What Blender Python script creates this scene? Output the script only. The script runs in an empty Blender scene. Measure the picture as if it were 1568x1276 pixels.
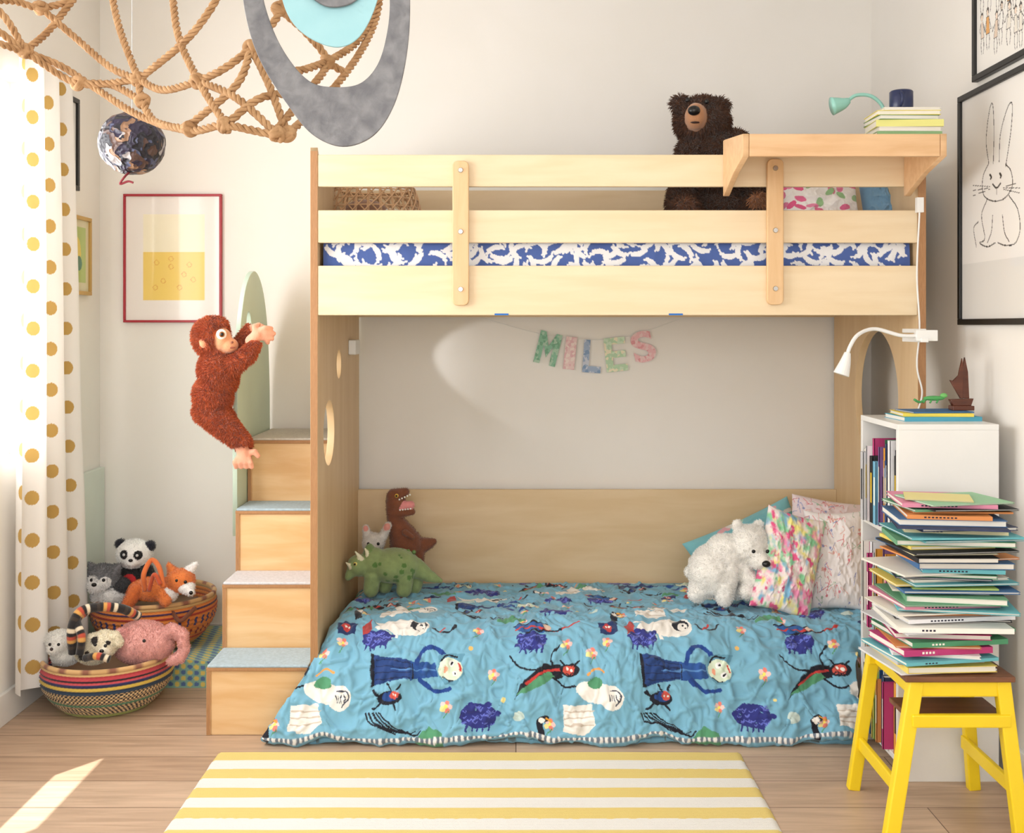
import bpy, bmesh, math, random
import numpy as np
from mathutils import Vector, Matrix
random.seed(7); rng=np.random.RandomState(11)
CX,CY,F,H=790.0,500.0,1700.0,1.4
def W(px,py,D): return np.array([(px-CX)/F*D, D, H-(py-CY)/F*D])
def lin(c):
    c=np.array(c,dtype=float)/255.0
    return np.where(c<=0.04045,c/12.92,((c+0.055)/1.055)**2.4)
# ---------------------------------------------------------------- materials
def newmat(name):
    m=bpy.data.materials.new(name); m.use_nodes=True
    nt=m.node_tree; b=nt.nodes['Principled BSDF']; return m,nt,b
def bump(nt,b,scale,strength,dist=0.002,stretch=None,detail=3):
    tc=nt.nodes.new('ShaderNodeTexCoord'); n=nt.nodes.new('ShaderNodeTexNoise')
    n.inputs['Scale'].default_value=scale; n.inputs['Detail'].default_value=detail
    mp=nt.nodes.new('ShaderNodeMapping')
    if stretch: mp.inputs['Scale'].default_value=stretch
    nt.links.new(tc.outputs['Object'],mp.inputs['Vector']); nt.links.new(mp.outputs[0],n.inputs['Vector'])
    bp=nt.nodes.new('ShaderNodeBump'); bp.inputs['Strength'].default_value=strength; bp.inputs['Distance'].default_value=dist
    nt.links.new(n.outputs['Fac'],bp.inputs['Height']); nt.links.new(bp.outputs[0],b.inputs['Normal'])
    return n
def plain(name,c,rough=0.6,metal=0,bs=60,bst=0.15,c2=None,ns=None,stretch=None):
    m,nt,b=newmat(name); b.inputs['Roughness'].default_value=rough; b.inputs['Metallic'].default_value=metal
    c=lin(c); b.inputs['Base Color'].default_value=(*c,1)
    n=bump(nt,b,bs,bst,stretch=stretch)
    c2=lin(c2) if c2 is not None else c*0.93
    tc=nt.nodes.new('ShaderNodeTexCoord'); mp=nt.nodes.new('ShaderNodeMapping')
    if stretch: mp.inputs['Scale'].default_value=stretch
    nn=nt.nodes.new('ShaderNodeTexNoise'); nn.inputs['Scale'].default_value=ns or 3; nn.inputs['Detail'].default_value=5; nn.inputs['Distortion'].default_value=0.4
    nt.links.new(tc.outputs['Object'],mp.inputs['Vector']); nt.links.new(mp.outputs[0],nn.inputs['Vector'])
    r=nt.nodes.new('ShaderNodeValToRGB'); r.color_ramp.elements[0].position=0.35; r.color_ramp.elements[1].position=0.65
    r.color_ramp.elements[0].color=(*c,1); r.color_ramp.elements[1].color=(*c2,1)
    nt.links.new(nn.outputs['Fac'],r.inputs[0]); nt.links.new(r.outputs[0],b.inputs['Base Color'])
    return m
def vcmat(name,rough=0.8,bs=200,bst=0.2,coat=0,sheen=0):
    m,nt,b=newmat(name); b.inputs['Roughness'].default_value=rough
    a=nt.nodes.new('ShaderNodeAttribute'); a.attribute_name='Col'
    nt.links.new(a.outputs['Color'],b.inputs['Base Color'])
    if bst>0: bump(nt,b,bs,bst)
    if coat: b.inputs['Coat Weight'].default_value=coat; b.inputs['Coat Roughness'].default_value=0.05
    if sheen: b.inputs['Sheen Weight'].default_value=sheen
    return m
M_wallw=plain('wall_paint',(240,236,230),0.9,bs=120,bst=0.05,c2=(238,234,227))
M_trim=plain('trim_white',(240,239,236),0.5)
M_ply=plain('birch_ply',(237,217,183),0.45,bs=40,bst=0.04,c2=(230,207,169),ns=2.5,stretch=(1,9,9))
M_plyp=plain('birch_ply_panel',(226,196,154),0.45,bs=40,bst=0.04,c2=(217,184,138),ns=2.5,stretch=(6,6,0.8))
M_plyb=plain('birch_ply_board',(228,203,164),0.45,bs=40,bst=0.04,c2=(219,191,148),ns=2.5,stretch=(1,6,6))
M_plyo=plain('birch_ply_amber',(233,198,150),0.4,bs=40,bst=0.04,c2=(220,176,122),ns=3,stretch=(1,5,7))
M_strap=plain('beech',(229,193,147),0.4,bs=40,bst=0.04,c2=(219,179,130),ns=4,stretch=(8,8,1))
M_desk=plain('beech_desk',(229,190,146),0.4,bs=40,bst=0.04,c2=(217,174,128),ns=4,stretch=(1,8,8))
M_edge=plain('ply_edge',(184,138,94),0.6,c2=(156,110,70),ns=40,stretch=(60,60,1))
M_vc=vcmat('painted_matte',0.75,150,0.1)
M_vcf=vcmat('painted_fabric',0.95,500,0.35,sheen=0.2)
M_plush=vcmat('plush_fabric',1.0,260,0.7,sheen=0.3)
M_vcg=vcmat('painted_gloss',0.3,50,0.02)
M_print=vcmat('print_under_glass',0.6,50,0.0,coat=0.6)
M_rope=plain('manila_rope',(192,152,110),0.9,bs=300,bst=0.5,c2=(160,120,80),ns=40)
M_chrome=plain('bolt_steel',(190,190,190),0.25,metal=1)
M_blackf=plain('black_frame',(18,17,17),0.4)
M_white=plain('white_plastic',(240,240,238),0.3)
M_yel=plain('yellow_paint',(247,216,36),0.4,c2=(242,209,26))
def floor_mat():
    m,nt,b=newmat('oak_planks'); b.inputs['Roughness'].default_value=0.42
    tc=nt.nodes.new('ShaderNodeTexCoord'); br=nt.nodes.new('ShaderNodeTexBrick')
    br.inputs['Scale'].default_value=1.0; br.inputs['Brick Width'].default_value=1.9; br.inputs['Row Height'].default_value=0.19
    br.inputs['Mortar Size'].default_value=0.0018; br.inputs['Mortar Smooth'].default_value=0.3; br.offset=0.37
    br.inputs['Color1'].default_value=(*lin((206,179,154)),1); br.inputs['Color2'].default_value=(*lin((184,155,130)),1)
    br.inputs['Mortar'].default_value=(*lin((104,80,62)),1)
    nt.links.new(tc.outputs['Object'],br.inputs['Vector'])
    mp=nt.nodes.new('ShaderNodeMapping'); mp.inputs['Scale'].default_value=(1.2,14,1)
    n=nt.nodes.new('ShaderNodeTexNoise'); n.inputs['Scale'].default_value=3; n.inputs['Detail'].default_value=6; n.inputs['Distortion'].default_value=0.6
    nt.links.new(tc.outputs['Object'],mp.inputs['Vector']); nt.links.new(mp.outputs[0],n.inputs['Vector'])
    r=nt.nodes.new('ShaderNodeValToRGB'); r.color_ramp.elements[0].position=0.3; r.color_ramp.elements[1].position=0.7
    r.color_ramp.elements[0].color=(0.76,0.74,0.72,1); r.color_ramp.elements[1].color=(1.06,1.06,1.06,1)
    mx=nt.nodes.new('ShaderNodeMix'); mx.data_type='RGBA'; mx.blend_type='MULTIPLY'; mx.inputs[0].default_value=1
    nt.links.new(n.outputs['Fac'],r.inputs[0]); nt.links.new(br.outputs['Color'],mx.inputs[6]); nt.links.new(r.outputs[0],mx.inputs[7])
    nt.links.new(mx.outputs[2],b.inputs['Base Color'])
    bp=nt.nodes.new('ShaderNodeBump'); bp.inputs['Strength'].default_value=0.15; bp.inputs['Distance'].default_value=0.002
    nt.links.new(n.outputs['Fac'],bp.inputs['Height']); nt.links.new(bp.outputs[0],b.inputs['Normal'])
    return m
M_floor=floor_mat()
# ---------------------------------------------------------------- mesh helpers
col=bpy.context.scene.collection
def group(name):
    e=bpy.data.objects.new(name,None); e.empty_display_size=0.05; col.objects.link(e); return e
def mk(name,V,Fc,mat,parent=None,cols=None,smooth=False):
    me=bpy.data.meshes.new(name)
    me.from_pydata(V.tolist() if isinstance(V,np.ndarray) else [tuple(v) for v in V],[],Fc.tolist() if isinstance(Fc,np.ndarray) else Fc)
    if cols is not None:
        a=me.color_attributes.new('Col','FLOAT_COLOR','POINT')
        c=np.ones((len(me.vertices),4),dtype=np.float32); c[:,:3]=cols
        a.data.foreach_set('color',c.ravel())
    if smooth: me.polygons.foreach_set('use_smooth',[True]*len(me.polygons))
    me.materials.append(mat); me.update()
    o=bpy.data.objects.new(name,me); col.objects.link(o)
    if parent: o.parent=parent
    return o
def catmull(pts,n=8,closed=False):
    P=[np.array(p,float) for p in pts]
    if closed: P=[P[-1]]+P+[P[0],P[1]]
    else: P=[2*P[0]-P[1]]+P+[2*P[-1]-P[-2]]
    out=[]
    for i in range(1,len(P)-2):
        a,b,c,d=P[i-1:i+3]
        for k in range(n):
            t=k/n
            out.append(0.5*((2*b)+(c-a)*t+(2*a-5*b+4*c-d)*t*t+(-a+3*b-3*c+d)*t**3))
    if not closed: out.append(P[-2])
    return np.array(out)
def resample(P,step):
    P=np.array(P); d=np.r_[0,np.cumsum(np.linalg.norm(np.diff(P,axis=0),axis=1))]
    n=max(2,int(d[-1]/step)+1); s=np.linspace(0,d[-1],n)
    return np.stack([np.interp(s,d,P[:,k]) for k in range(P.shape[1])],1)
def frames(P):
    T=np.gradient(P,axis=0); T/=np.linalg.norm(T,axis=1)[:,None]+1e-9
    up=np.array([0,0,1.0]) if abs(T[0][2])<0.9 else np.array([1.0,0,0])
    N=[np.cross(T[0],up)]; N[0]/=np.linalg.norm(N[0])
    for i in range(1,len(P)):
        v=N[-1]-T[i]*np.dot(N[-1],T[i]); N.append(v/(np.linalg.norm(v)+1e-9))
    N=np.array(N); return T,N,np.cross(T,N)
class MB:
    def __init__(s): s.V=[];s.F=[];s.C=[];s.n=0
    def add(s,V,Fc,c):
        V=np.asarray(V,float); s.V.append(V); s.F+= [[i+s.n for i in f] for f in Fc]; s.n+=len(V)
        c=np.asarray(c,float)
        s.C.append(np.tile(c,(len(V),1)) if c.ndim==1 else c)
    def box(s,x0,x1,y0,y1,z0,z1,c=(200,200,200),M=None):
        V=np.array([[x,y,z] for x in (x0,x1) for y in (y0,y1) for z in (z0,z1)],float)
        if M is not None: V=np.array([tuple(M@Vector(v)) for v in V])
        s.add(V,[[0,1,3,2],[4,6,7,5],[0,4,5,1],[2,3,7,6],[0,2,6,4],[1,5,7,3]],lin(c))
    def ell(s,c,r,cl,seg=20,rings=14,R=None):
        r=np.array(r if hasattr(r,'__len__') else [r]*3,float)
        V=[];Fc=[]
        for i in range(rings+1):
            th=math.pi*i/rings
            for j in range(seg):
                ph=2*math.pi*j/seg; V.append([math.sin(th)*math.cos(ph),math.sin(th)*math.sin(ph),math.cos(th)])
        for i in range(rings):
            for j in range(seg):
                a=i*seg+j;b=i*seg+(j+1)%seg; Fc.append([a,a+seg,b+seg,b])
        V=np.array(V)*r
        if R is not None: V=V@np.array(R).T
        s.add(V+np.array(c),Fc,lin(cl))
    def tube(s,P,r,c,n=8,cols=None):
        P=np.asarray(P,float); T,N,B=frames(P); r=np.broadcast_to(r,(len(P),))
        a=np.linspace(0,2*np.pi,n,endpoint=False)
        V=(P[:,None,:]+r[:,None,None]*(np.cos(a)[None,:,None]*N[:,None,:]+np.sin(a)[None,:,None]*B[:,None,:])).reshape(-1,3)
        Fc=[[i*n+j,i*n+(j+1)%n,(i+1)*n+(j+1)%n,(i+1)*n+j] for i in range(len(P)-1) for j in range(n)]
        Fc.append(list(range(n))[::-1]); Fc.append([(len(P)-1)*n+j for j in range(n)])
        s.add(V,Fc,np.repeat(cols,n,axis=0) if cols is not None else lin(c))
    def cyl(s,p0,p1,r0,r1,c,n=20): s.tube(np.array([p0,p1]),np.array([r0,r1]),c,n)
    def rope(s,P,r,c):
        P=resample(P,0.005); T,N,B=frames(P); L=np.arange(len(P))*0.005
        for k in range(3):
            ph=2*np.pi*(L/0.040+k/3)
            Q=P+0.58*r*(np.cos(ph)[:,None]*N+np.sin(ph)[:,None]*B); s.tube(Q,r*0.50,c,6)
    def lathe(s,ctr,prof,c,n=32):
        ctr=np.array(ctr,float); V=[];Fc=[]
        for (r,z) in prof:
            for j in range(n):
                a=2*math.pi*j/n; V.append(ctr+[r*math.cos(a),r*math.sin(a),z])
        for i in range(len(prof)-1):
            for j in range(n): Fc.append([i*n+j,i*n+(j+1)%n,(i+1)*n+(j+1)%n,(i+1)*n+j])
        s.add(V,Fc,lin(c))
    def build(s,name,mat,parent=None,smooth=False,bevel=0,autos=False):
        o=mk(name,np.concatenate(s.V),s.F,mat,parent,np.concatenate(s.C),smooth)
        if bevel:
            m=o.modifiers.new('Bevel','BEVEL'); m.width=bevel; m.segments=2; m.limit_method='ANGLE'
        return o
def box(name,x0,x1,y0,y1,z0,z1,mat,parent=None,bevel=0.002):
    b=MB(); b.box(x0,x1,y0,y1,z0,z1); return b.build(name,mat,parent,bevel=bevel)
def plate(name,outs,thick,fr,mat,parent=None,bevel=0.0015,cols=None):
    cu=bpy.data.curves.new('tmp','CURVE'); cu.dimensions='2D'; cu.fill_mode='BOTH'; cu.extrude=thick/2-bevel; cu.bevel_depth=bevel
    cu.offset=-bevel
    for o in outs:
        sp=cu.splines.new('POLY'); sp.points.add(len(o)-1)
        for i,p in enumerate(o): sp.points[i].co=(p[0],p[1],0,1)
        sp.use_cyclic_u=True
    ob=bpy.data.objects.new('tmp',cu); col.objects.link(ob)
    dg=bpy.context.evaluated_depsgraph_get(); dg.update()
    me=bpy.data.meshes.new_from_object(ob.evaluated_get(dg)); bpy.data.objects.remove(ob)
    for v in me.vertices: v.co=fr(*v.co)
    bm=bmesh.new(); bm.from_mesh(me); bmesh.ops.remove_doubles(bm,verts=bm.verts,dist=1e-5); bmesh.ops.recalc_face_normals(bm,faces=bm.faces); bm.to_mesh(me); bm.free()
    me.materials.clear(); me.materials.append(mat); me.name=name
    o=bpy.data.objects.new(name,me); col.objects.link(o)
    if parent: o.parent=parent
    return o
def circ(cx,cy,r,n=48,ry=None): return [(cx+r*math.cos(2*math.pi*i/n),cy+(ry or r)*math.sin(2*math.pi*i/n)) for i in range(n)]
# ---------------------------------------------------------------- noise + canvas
_lat=rng.rand(256,256)
def vn(x,y,seed=0):
    x=x+seed*17.3;y=y+seed*31.7
    xi=np.floor(x).astype(int);yi=np.floor(y).astype(int);fx=x-xi;fy=y-yi
    fx=fx*fx*(3-2*fx);fy=fy*fy*(3-2*fy)
    g=lambda a,b:_lat[a%256,b%256]
    return (g(xi,yi)*(1-fx)+g(xi+1,yi)*fx)*(1-fy)+(g(xi,yi+1)*(1-fx)+g(xi+1,yi+1)*fx)*fy
def fbm(x,y,seed=0,o=4):
    t=0;a=0.5
    for k in range(o): t=t+a*vn(x*2**k,y*2**k,seed+k);a*=0.5
    return t/(1-0.5**o)
class Canvas:
    def __init__(s,X,Y,base):
        s.X=X.ravel();s.Y=Y.ravel();s.C=np.tile(lin(base),(s.X.size,1))
        s.g0x,s.g1x,s.g0y,s.g1y=s.X.min(),s.X.max(),s.Y.min(),s.Y.max()
    def sub(s,x0,x1,y0,y1):
        if x1<s.g0x or x0>s.g1x or y1<s.g0y or y0>s.g1y: return np.array([],int)
        return np.nonzero((s.X>=x0)&(s.X<=x1)&(s.Y>=y0)&(s.Y<=y1))[0]
    def ell(s,cx,cy,rx,ry,c,rot=0):
        R=max(rx,ry);i=s.sub(cx-R,cx+R,cy-R,cy+R)
        if not len(i):return
        a=math.radians(rot);dx=s.X[i]-cx;dy=s.Y[i]-cy
        u=dx*math.cos(a)+dy*math.sin(a);v=-dx*math.sin(a)+dy*math.cos(a)
        s.C[i[(u/rx)**2+(v/ry)**2<1]]=lin(c)
    def poly(s,P,c):
        P=np.array(P,float);i=s.sub(P[:,0].min(),P[:,0].max(),P[:,1].min(),P[:,1].max())
        if not len(i):return
        x=s.X[i];y=s.Y[i];ins=np.zeros(len(i),bool);n=len(P)
        for k in range(n):
            x1,y1=P[k];x2,y2=P[(k+1)%n]
            if y1==y2: continue
            cnd=((y1>y)!=(y2>y))&(x<(x2-x1)*(y-y1)/(y2-y1)+x1); ins^=cnd
        s.C[i[ins]]=lin(c)
    def line(s,P,w,c,smooth=False):
        P=np.array(P,float)
        if smooth: P=catmull(P,6)
        i=s.sub(P[:,0].min()-w,P[:,0].max()+w,P[:,1].min()-w,P[:,1].max()+w)
        if not len(i):return
        x=s.X[i];y=s.Y[i];d=np.full(len(i),1e9)
        for k in range(len(P)-1):
            a=P[k];b=P[k+1]-a;L=b@b+1e-12
            t=np.clip(((x-a[0])*b[0]+(y-a[1])*b[1])/L,0,1)
            d=np.minimum(d,np.hypot(x-a[0]-t*b[0],y-a[1]-t*b[1]))
        s.C[i[d<w/2]]=lin(c)
def gridfaces(nu,nv):
    i,j=np.meshgrid(np.arange(nu-1),np.arange(nv-1),indexing='ij')
    a=(i*nv+j).ravel(); return np.stack([a,a+nv,a+nv+1,a+1],1)
# ---------------------------------------------------------------- ROOM
XL,XR,YB,YF,ZC=-1.81,1.545,4.83,-1.0,2.95
box('floor',XL-0.12,XR+0.1,YF-0.1,YB+0.1,-0.1,0,M_floor,bevel=0)
box('ceiling',XL-0.12,XR+0.1,YF-0.1,YB+0.1,ZC,ZC+0.1,M_wallw,bevel=0)
box('wall_back',XL-0.12,XR+0.1,YB,YB+0.1,0,ZC,M_wallw,bevel=0)
box('wall_right',XR,XR+0.1,YF,YB,0,ZC,M_wallw,bevel=0)
b=MB(); X0=XL-0.12
b.box(X0,XL,YF,YB,0,0.93); b.box(X0,XL,YF,YB,2.3,ZC)
for y0,y1 in ((YF,1.6),(2.95,3.15),(4.1,YB)): b.box(X0,XL,y0,y1,0.93,2.3)
b.build('wall_left',M_wallw)
b=MB(); b.box(XL-0.12,XR+0.1,YF-0.1,YF,0,0.8); b.box(XL-0.12,XR+0.1,YF-0.1,YF,2.5,ZC)
b.box(XL-0.12,-1.3,YF-0.1,YF,0.8,2.5); b.box(1.1,XR+0.1,YF-0.1,YF,0.8,2.5)
b.build('wall_front',M_wallw)
box('baseboard_left',XL,XL+0.015,YF,YB,0,0.11,M_trim)
box('baseboard_right',XR-0.015,XR,YF,YB,0,0.11,M_trim)
box('baseboard_back',XL+0.015,-1.1,YB-0.015,YB,0,0.11,M_trim)
box('trim_1',XL,XL+0.022,4.28,YB-0.002,0.111,0.79,plain('pale_mint_panel',(222,232,222),0.5),None,0.003)
mb_,nt,bb=newmat('added_blind_cloth');  # translucent cloth for the blinds added to soften and stop the sun
tr=nt.nodes.new('ShaderNodeBsdfTranslucent'); tr.inputs[0].default_value=(1,1,1,1)
ms=nt.nodes.new('ShaderNodeMixShader'); ms.inputs[0].default_value=0.8
bb.inputs['Base Color'].default_value=(0.95,0.95,0.95,1)
nt.links.new(bb.outputs[0],ms.inputs[1]); nt.links.new(tr.outputs[0],ms.inputs[2]); nt.links.new(ms.outputs[0],nt.nodes['Material Output'].inputs[0])
bump(nt,bb,300,0.1)
def window(name,y0,y1,z0,z1,zb):
    g=group(name); w=0.045; b=MB()
    b.box(X0+0.01,X0+0.05,y0,y1,z0,z0+w);b.box(X0+0.01,X0+0.05,y0,y1,z1-w,z1)
    for y in (y0,(y0+y1)/2-w/2,y1-w): b.box(X0+0.01,X0+0.05,y,y+w,z0+w,z1-w)
    o=b.build('frame',M_trim,g)
    box('added_sun_blind',X0+0.06,X0+0.062,y0+0.002,y1-0.002,zb,z1-0.002,mb_,g,bevel=0)  # blind added to block direct sun; its lower edge sets the gap
window('window_1',3.15,4.1,0.93,2.3,0.932)
window('unseen_window_2',1.6,2.95,0.93,2.3,1.33)  # unseen window, added so the gap under its blind shapes the floor sun strip
g=group('unseen_window_3'); b=MB()  # unseen window behind the camera, added to let light into the room
b.box(-1.3,1.1,YF-0.08,YF-0.03,0.8,0.85);b.box(-1.3,1.1,YF-0.08,YF-0.03,2.45,2.5)
for x in (-1.3,-0.12,1.05): b.box(x,x+0.05,YF-0.08,YF-0.03,0.85,2.45)
b.build('frame',M_trim,g); box('added_sun_blind',-1.29,1.09,YF-0.025,YF-0.022,0.81,2.49,mb_,g,bevel=0)
# ---------------------------------------------------------------- BUNK BED
bed=group('bunk_bed'); Y0,Y1=3.80,4.80
zf=lambda y: H-(y-CY)/F*Y0
BL,BLi,BRi,BR=-0.704,-0.678,1.375,1.404
plate('side_panel_left',[[(Y0,0.0),(Y1,0.0),(Y1,1.99),(Y0+0.02,1.99),(Y0,2.012)],circ(4.03,1.014,0.118),circ(4.255,1.255,0.055,32)],0.026,lambda u,v,w:((BL+BLi)/2+w,u,v),M_plyp,bed)
plate('side_panel_right',[[(Y0,0.0),(Y1,0.0),(Y1,1.99),(Y0,1.99)],circ(4.25,1.13,0.255,64)],0.028,lambda u,v,w:((BRi+BR)/2+w,u,v),M_plyp,bed)
box('edge_left',BL+0.001,BLi-0.001,Y0-0.0015,Y0,0.005,2.0,M_edge,bed,0)
box('edge_right',BRi+0.001,BR-0.001,Y0-0.0015,Y0,0.005,1.98,M_edge,bed,0)
for nm,a,c in (('rail_top',237,286),('rail_middle',322,372),('rail_bottom',407,483)):
    box(nm,BLi,BRi,Y0,Y0+0.022,zf(c),zf(a),M_ply,bed,0.003)
box('back_board_upper',BLi,BRi,Y1-0.022,Y1-0.002,1.44,1.985,M_plyb,bed,0)
box('deck',BLi,BRi,Y0+0.024,Y1-0.024,1.45,1.475,M_ply,bed)
box('back_board_lower',BLi,BRi,Y1-0.04,Y1-0.02,0.0,0.70,M_plyb,bed)
box('base_frame',BLi+0.01,BRi-0.01,Y0+0.06,Y1-0.05,0.0,0.06,M_plyo,bed)
def strap(nm,x0,x1,y0,y1):
    D=Y0-0.011; s=D/F; X0_=(x0-CX)*s;X1_=(x1-CX)*s;z1=H-(y0-CY)*s;z0=H-(y1-CY)*s;r=0.018;P=[]
    for cx,cz,a0 in ((X1_-r,z1-r,0),(X0_+r,z1-r,90),(X0_+r,z0+r,180),(X1_-r,z0+r,270)):
        for k in range(7): a=math.radians(a0+k*15);P.append((cx+r*math.cos(a),cz+r*math.sin(a)))
    plate(nm,[P],0.020,lambda u,v,w:(u,D+w,v),M_strap,bed,0.003)
    b=MB(); xc=(X0_+X1_)/2
    for z in (z1-0.032,(z0+z1)/2+0.005,z0+0.055):
        b.cyl((xc,D-0.010,z),(xc,D-0.0145,z),0.0095,0.0075,(200,200,200),12);b.cyl((xc,D-0.0145,z),(xc,D-0.0150,z),0.004,0.004,(20,20,20),6)
    b.build(nm+'_bolts',M_chrome,bed)
strap('strap_1',693,718,247,468); strap('strap_2',1174,1199,244,467)
dk=group('clip_on_desk_shelf'); DX0,DX1,DY0=0.7086,1.347,3.47
for i,xx in enumerate((DX0+0.01,DX1-0.01)):
    plate('bracket_%d'%i,[[(DY0,2.002),(DY0,1.932),(3.62,1.90),(3.785,1.845),(3.798,1.845),(3.798,2.035),(3.78,2.035)]],0.02,lambda u,v,w,xx=xx:(xx+w,u,v),M_desk,dk,0.002)
box('front_lip',DX0+0.021,DX1-0.021,DY0,DY0+0.02,1.932,2.002,M_desk,dk)
box('top',DX0+0.021,DX1-0.021,DY0+0.021,3.797,1.984,2.0,M_desk,dk)
# upper mattress
def leafpaint(c,x0,x1,y0,y1,n,L,bg):
    for k in range(n):
        x=x0+(x1-x0)*(k+random.uniform(0,1))/n if (y1-y0)<0.3 else random.uniform(x0,x1);y=random.uniform(y0,y1);r=random.uniform(0,2*math.pi)
        sg=random.choice([-1,1]);P=[(x,y)];a=r
        for q in range(5): a+=sg*0.42;x+=math.cos(a)*L*.45;y+=math.sin(a)*L*.45;P.append((x,y))
        c.line(P,L*0.20,bg,True)
        for (px,py),ww in zip(P[1:5],(0.40,0.50,0.42,0.26)):
            c.ell(px,py,L*ww*1.05,L*ww*0.55,bg,math.degrees(r)+sg*60)
um=group('upper_mattress')
prof=np.array([(4.74,1.70),(4.3,1.705),(3.87,1.70),(3.85,1.69),(3.843,1.67),(3.84,1.6),(3.843,1.50),(3.86,1.485)])
pr=resample(catmull(prof,6),0.0025); ar=np.r_[0,np.cumsum(np.linalg.norm(np.diff(pr,axis=0),axis=1))]
nu=1000; U=np.linspace(BLi+0.012,BRi-0.012,nu); UU,VV=np.meshgrid(U,ar,indexing='ij')
Yg=np.tile(pr[:,0],(nu,1));Zg=np.tile(pr[:,1],(nu,1))+0.004*(fbm(UU*9,VV*9,3)-0.5)
Yg=Yg+np.where(VV>0.86,0.008*(fbm(UU*14,VV*6,5)-0.5),0)
c=Canvas(UU,VV,(76,100,164)); leafpaint(c,BLi,BRi,0.87,0.93,85,0.036,(236,236,238));leafpaint(c,BLi,BRi,0.93,1.0,85,0.036,(236,236,238));leafpaint(c,BLi,BRi,1.0,1.08,60,0.036,(236,236,238)); leafpaint(c,BLi,BRi,0,0.86,300,0.036,(236,236,238))
mk('printed_sheet',np.stack([UU,Yg,Zg],-1).reshape(-1,3),gridfaces(nu,len(pr)),M_vcf,um,c.C,True)
box('core',BLi+0.015,BRi-0.015,3.855,4.74,1.476,1.68,M_trim,um,0.01)
# ---------------------------------------------------------------- STAIRS
st=group('storage_stairs'); SX0,SX1=-1.06,-0.706
sy=[3.80,4.007,4.198,4.386]; sz=[0.238,0.474,0.7085,0.956]; zc=0
carp=[(178,197,208),(218,216,221),(178,199,212),(210,204,194)]
for i in range(4):
    y=sy[i];z=sz[i];y1=4.80
    box('riser_%d'%(i+1),SX0+0.015,SX1-0.003,y+0.004,y1,zc,z-0.018,M_plyo,st)
    box('side_%d'%(i+1),SX0,SX0+0.015,y,y1,zc,z-0.018,M_plyo,st,0.001)
    box('tread_%d'%(i+1),SX0,SX1,y-0.004,(sy[i+1] if i<3 else 4.80),z-0.018,z-0.006,M_edge,st)
    box('side_edge_%d'%(i+1),SX0+0.001,SX0+0.014,y-0.001,y,zc+0.002,z-0.02,M_edge,st,0)
    box('carpet_%d'%(i+1),SX0+0.004,SX1-0.004,y-0.004,(sy[i+1] if i<3 else 4.80),z-0.006,z+0.003,plain('tread_carpet_%d'%i,carp[i],1,bs=400,bst=0.8,ns=90,c2=tuple(q*0.92 for q in carp[i])),st,0.003)
    zc=z-0.006
P=[(4.235,0.60),(4.235,0.98)]+[tuple(p) for p in catmull([(4.235,0.98),(4.25,1.2),(4.29,1.40),(4.38,1.56),(4.52,1.625),(4.66,1.56),(4.75,1.40),(4.79,1.18),(4.80,0.98)],6)]+[(4.80,0.60)]
M_mint=plain('mint_paint',(202,224,208),0.5)
plate('mint_grab_panel',[P,circ(4.42,1.385,0.045,32,0.075)],0.018,lambda u,v,w:(-1.072+w,u,v),M_mint,None,0.002)
# ---------------------------------------------------------------- DUVET
kn=np.array([(4.73,0.30,-.655,1.355),(4.4,0.325,-.655,1.355),(4.1,0.345,-.655,1.355),(3.97,0.352,-.66,1.33),(3.86,0.325,-.668,1.22),(3.785,0.245,-.70,1.155),(3.75,0.15,-.76,1.15),(3.715,0.06,-.825,1.145),(3.70,0.022,-.85,1.14),(3.735,0.008,-.84,1.13),(3.78,0.006,-.82,1.12)])
kp=resample(catmull(kn,10),0.0028)
al=np.r_[0,np.cumsum(np.hypot(np.diff(kp[:,0]),np.diff(kp[:,1])))]
hem=al[np.argmin(np.abs(kp[:,0]-kp[:,0].min()))]
nu=860;nv=len(kp); s=np.linspace(0,1,nu); S,A=np.meshgrid(s,al,indexing='ij')
Xd=kp[None,:,2]*(1-S)+kp[None,:,3]*S
ty=np.gradient(kp[:,0]);tz=np.gradient(kp[:,1]);l=np.hypot(ty,tz);ny=tz/l;nz=-ty/l
sk=np.clip((A-0.8)/0.2,0,1)
def ridge(x,y,sd,o,p): return (1-np.abs(2*fbm(x,y,sd,o)-1))**p
wx=Xd+0.10*fbm(Xd*3,A*3,31); wa=A+0.10*fbm(Xd*3,A*3,33)
wr=ridge(wx*5+wa*2,wa*4-wx*1.5,1,2,2)
c1=ridge(wx*16-wa*9,wa*6+wx*5,4,2,5)
c2=ridge(wx*7+wa*17,wa*8-wx*14,7,2,5)
c3=ridge(wx*26+wa*6,wa*10-wx*3,9,2,6)
fold=np.sin(Xd*24+4*fbm(Xd*3,A*2,2)+A*4)*0.5+0.5
endf=np.clip((hem+0.05-A)/0.09,0,1)
disp=(0.022*(wr-0.4)*(0.6+0.5*sk)+0.010*c1+0.009*c2+0.005*c3-0.006+0.016*(fold-0.5)*sk)*(0.35+0.65*endf)
disp=disp*np.clip(A/0.08,0.1,1)
Yd=np.tile(kp[:,0],(nu,1))+disp*ny[None]; Zd=np.maximum(np.tile(kp[:,1],(nu,1))+disp*nz[None],0.004)
Zd=np.where((A>hem-0.10),np.maximum(Zd+0.022*np.clip(np.sin(Xd*11+5*fbm(Xd*2,A*0,6)),0,1)**2*np.clip((A-hem+0.10)/0.1,0,1)*(A<hem+0.03),0.004),Zd)
edge=np.clip(np.minimum(S,1-S)/0.02,0,1); Zd=np.where(A<0.95,Zd-0.05*(1-np.sqrt(edge)),Zd)
ca=CX+Xd/0.002235+6*(fbm(Xd*8,A*8,12)-.5); cb=1140-(hem-A)/0.00224+4*(fbm(Xd*8,A*8,15)-.5)
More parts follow.
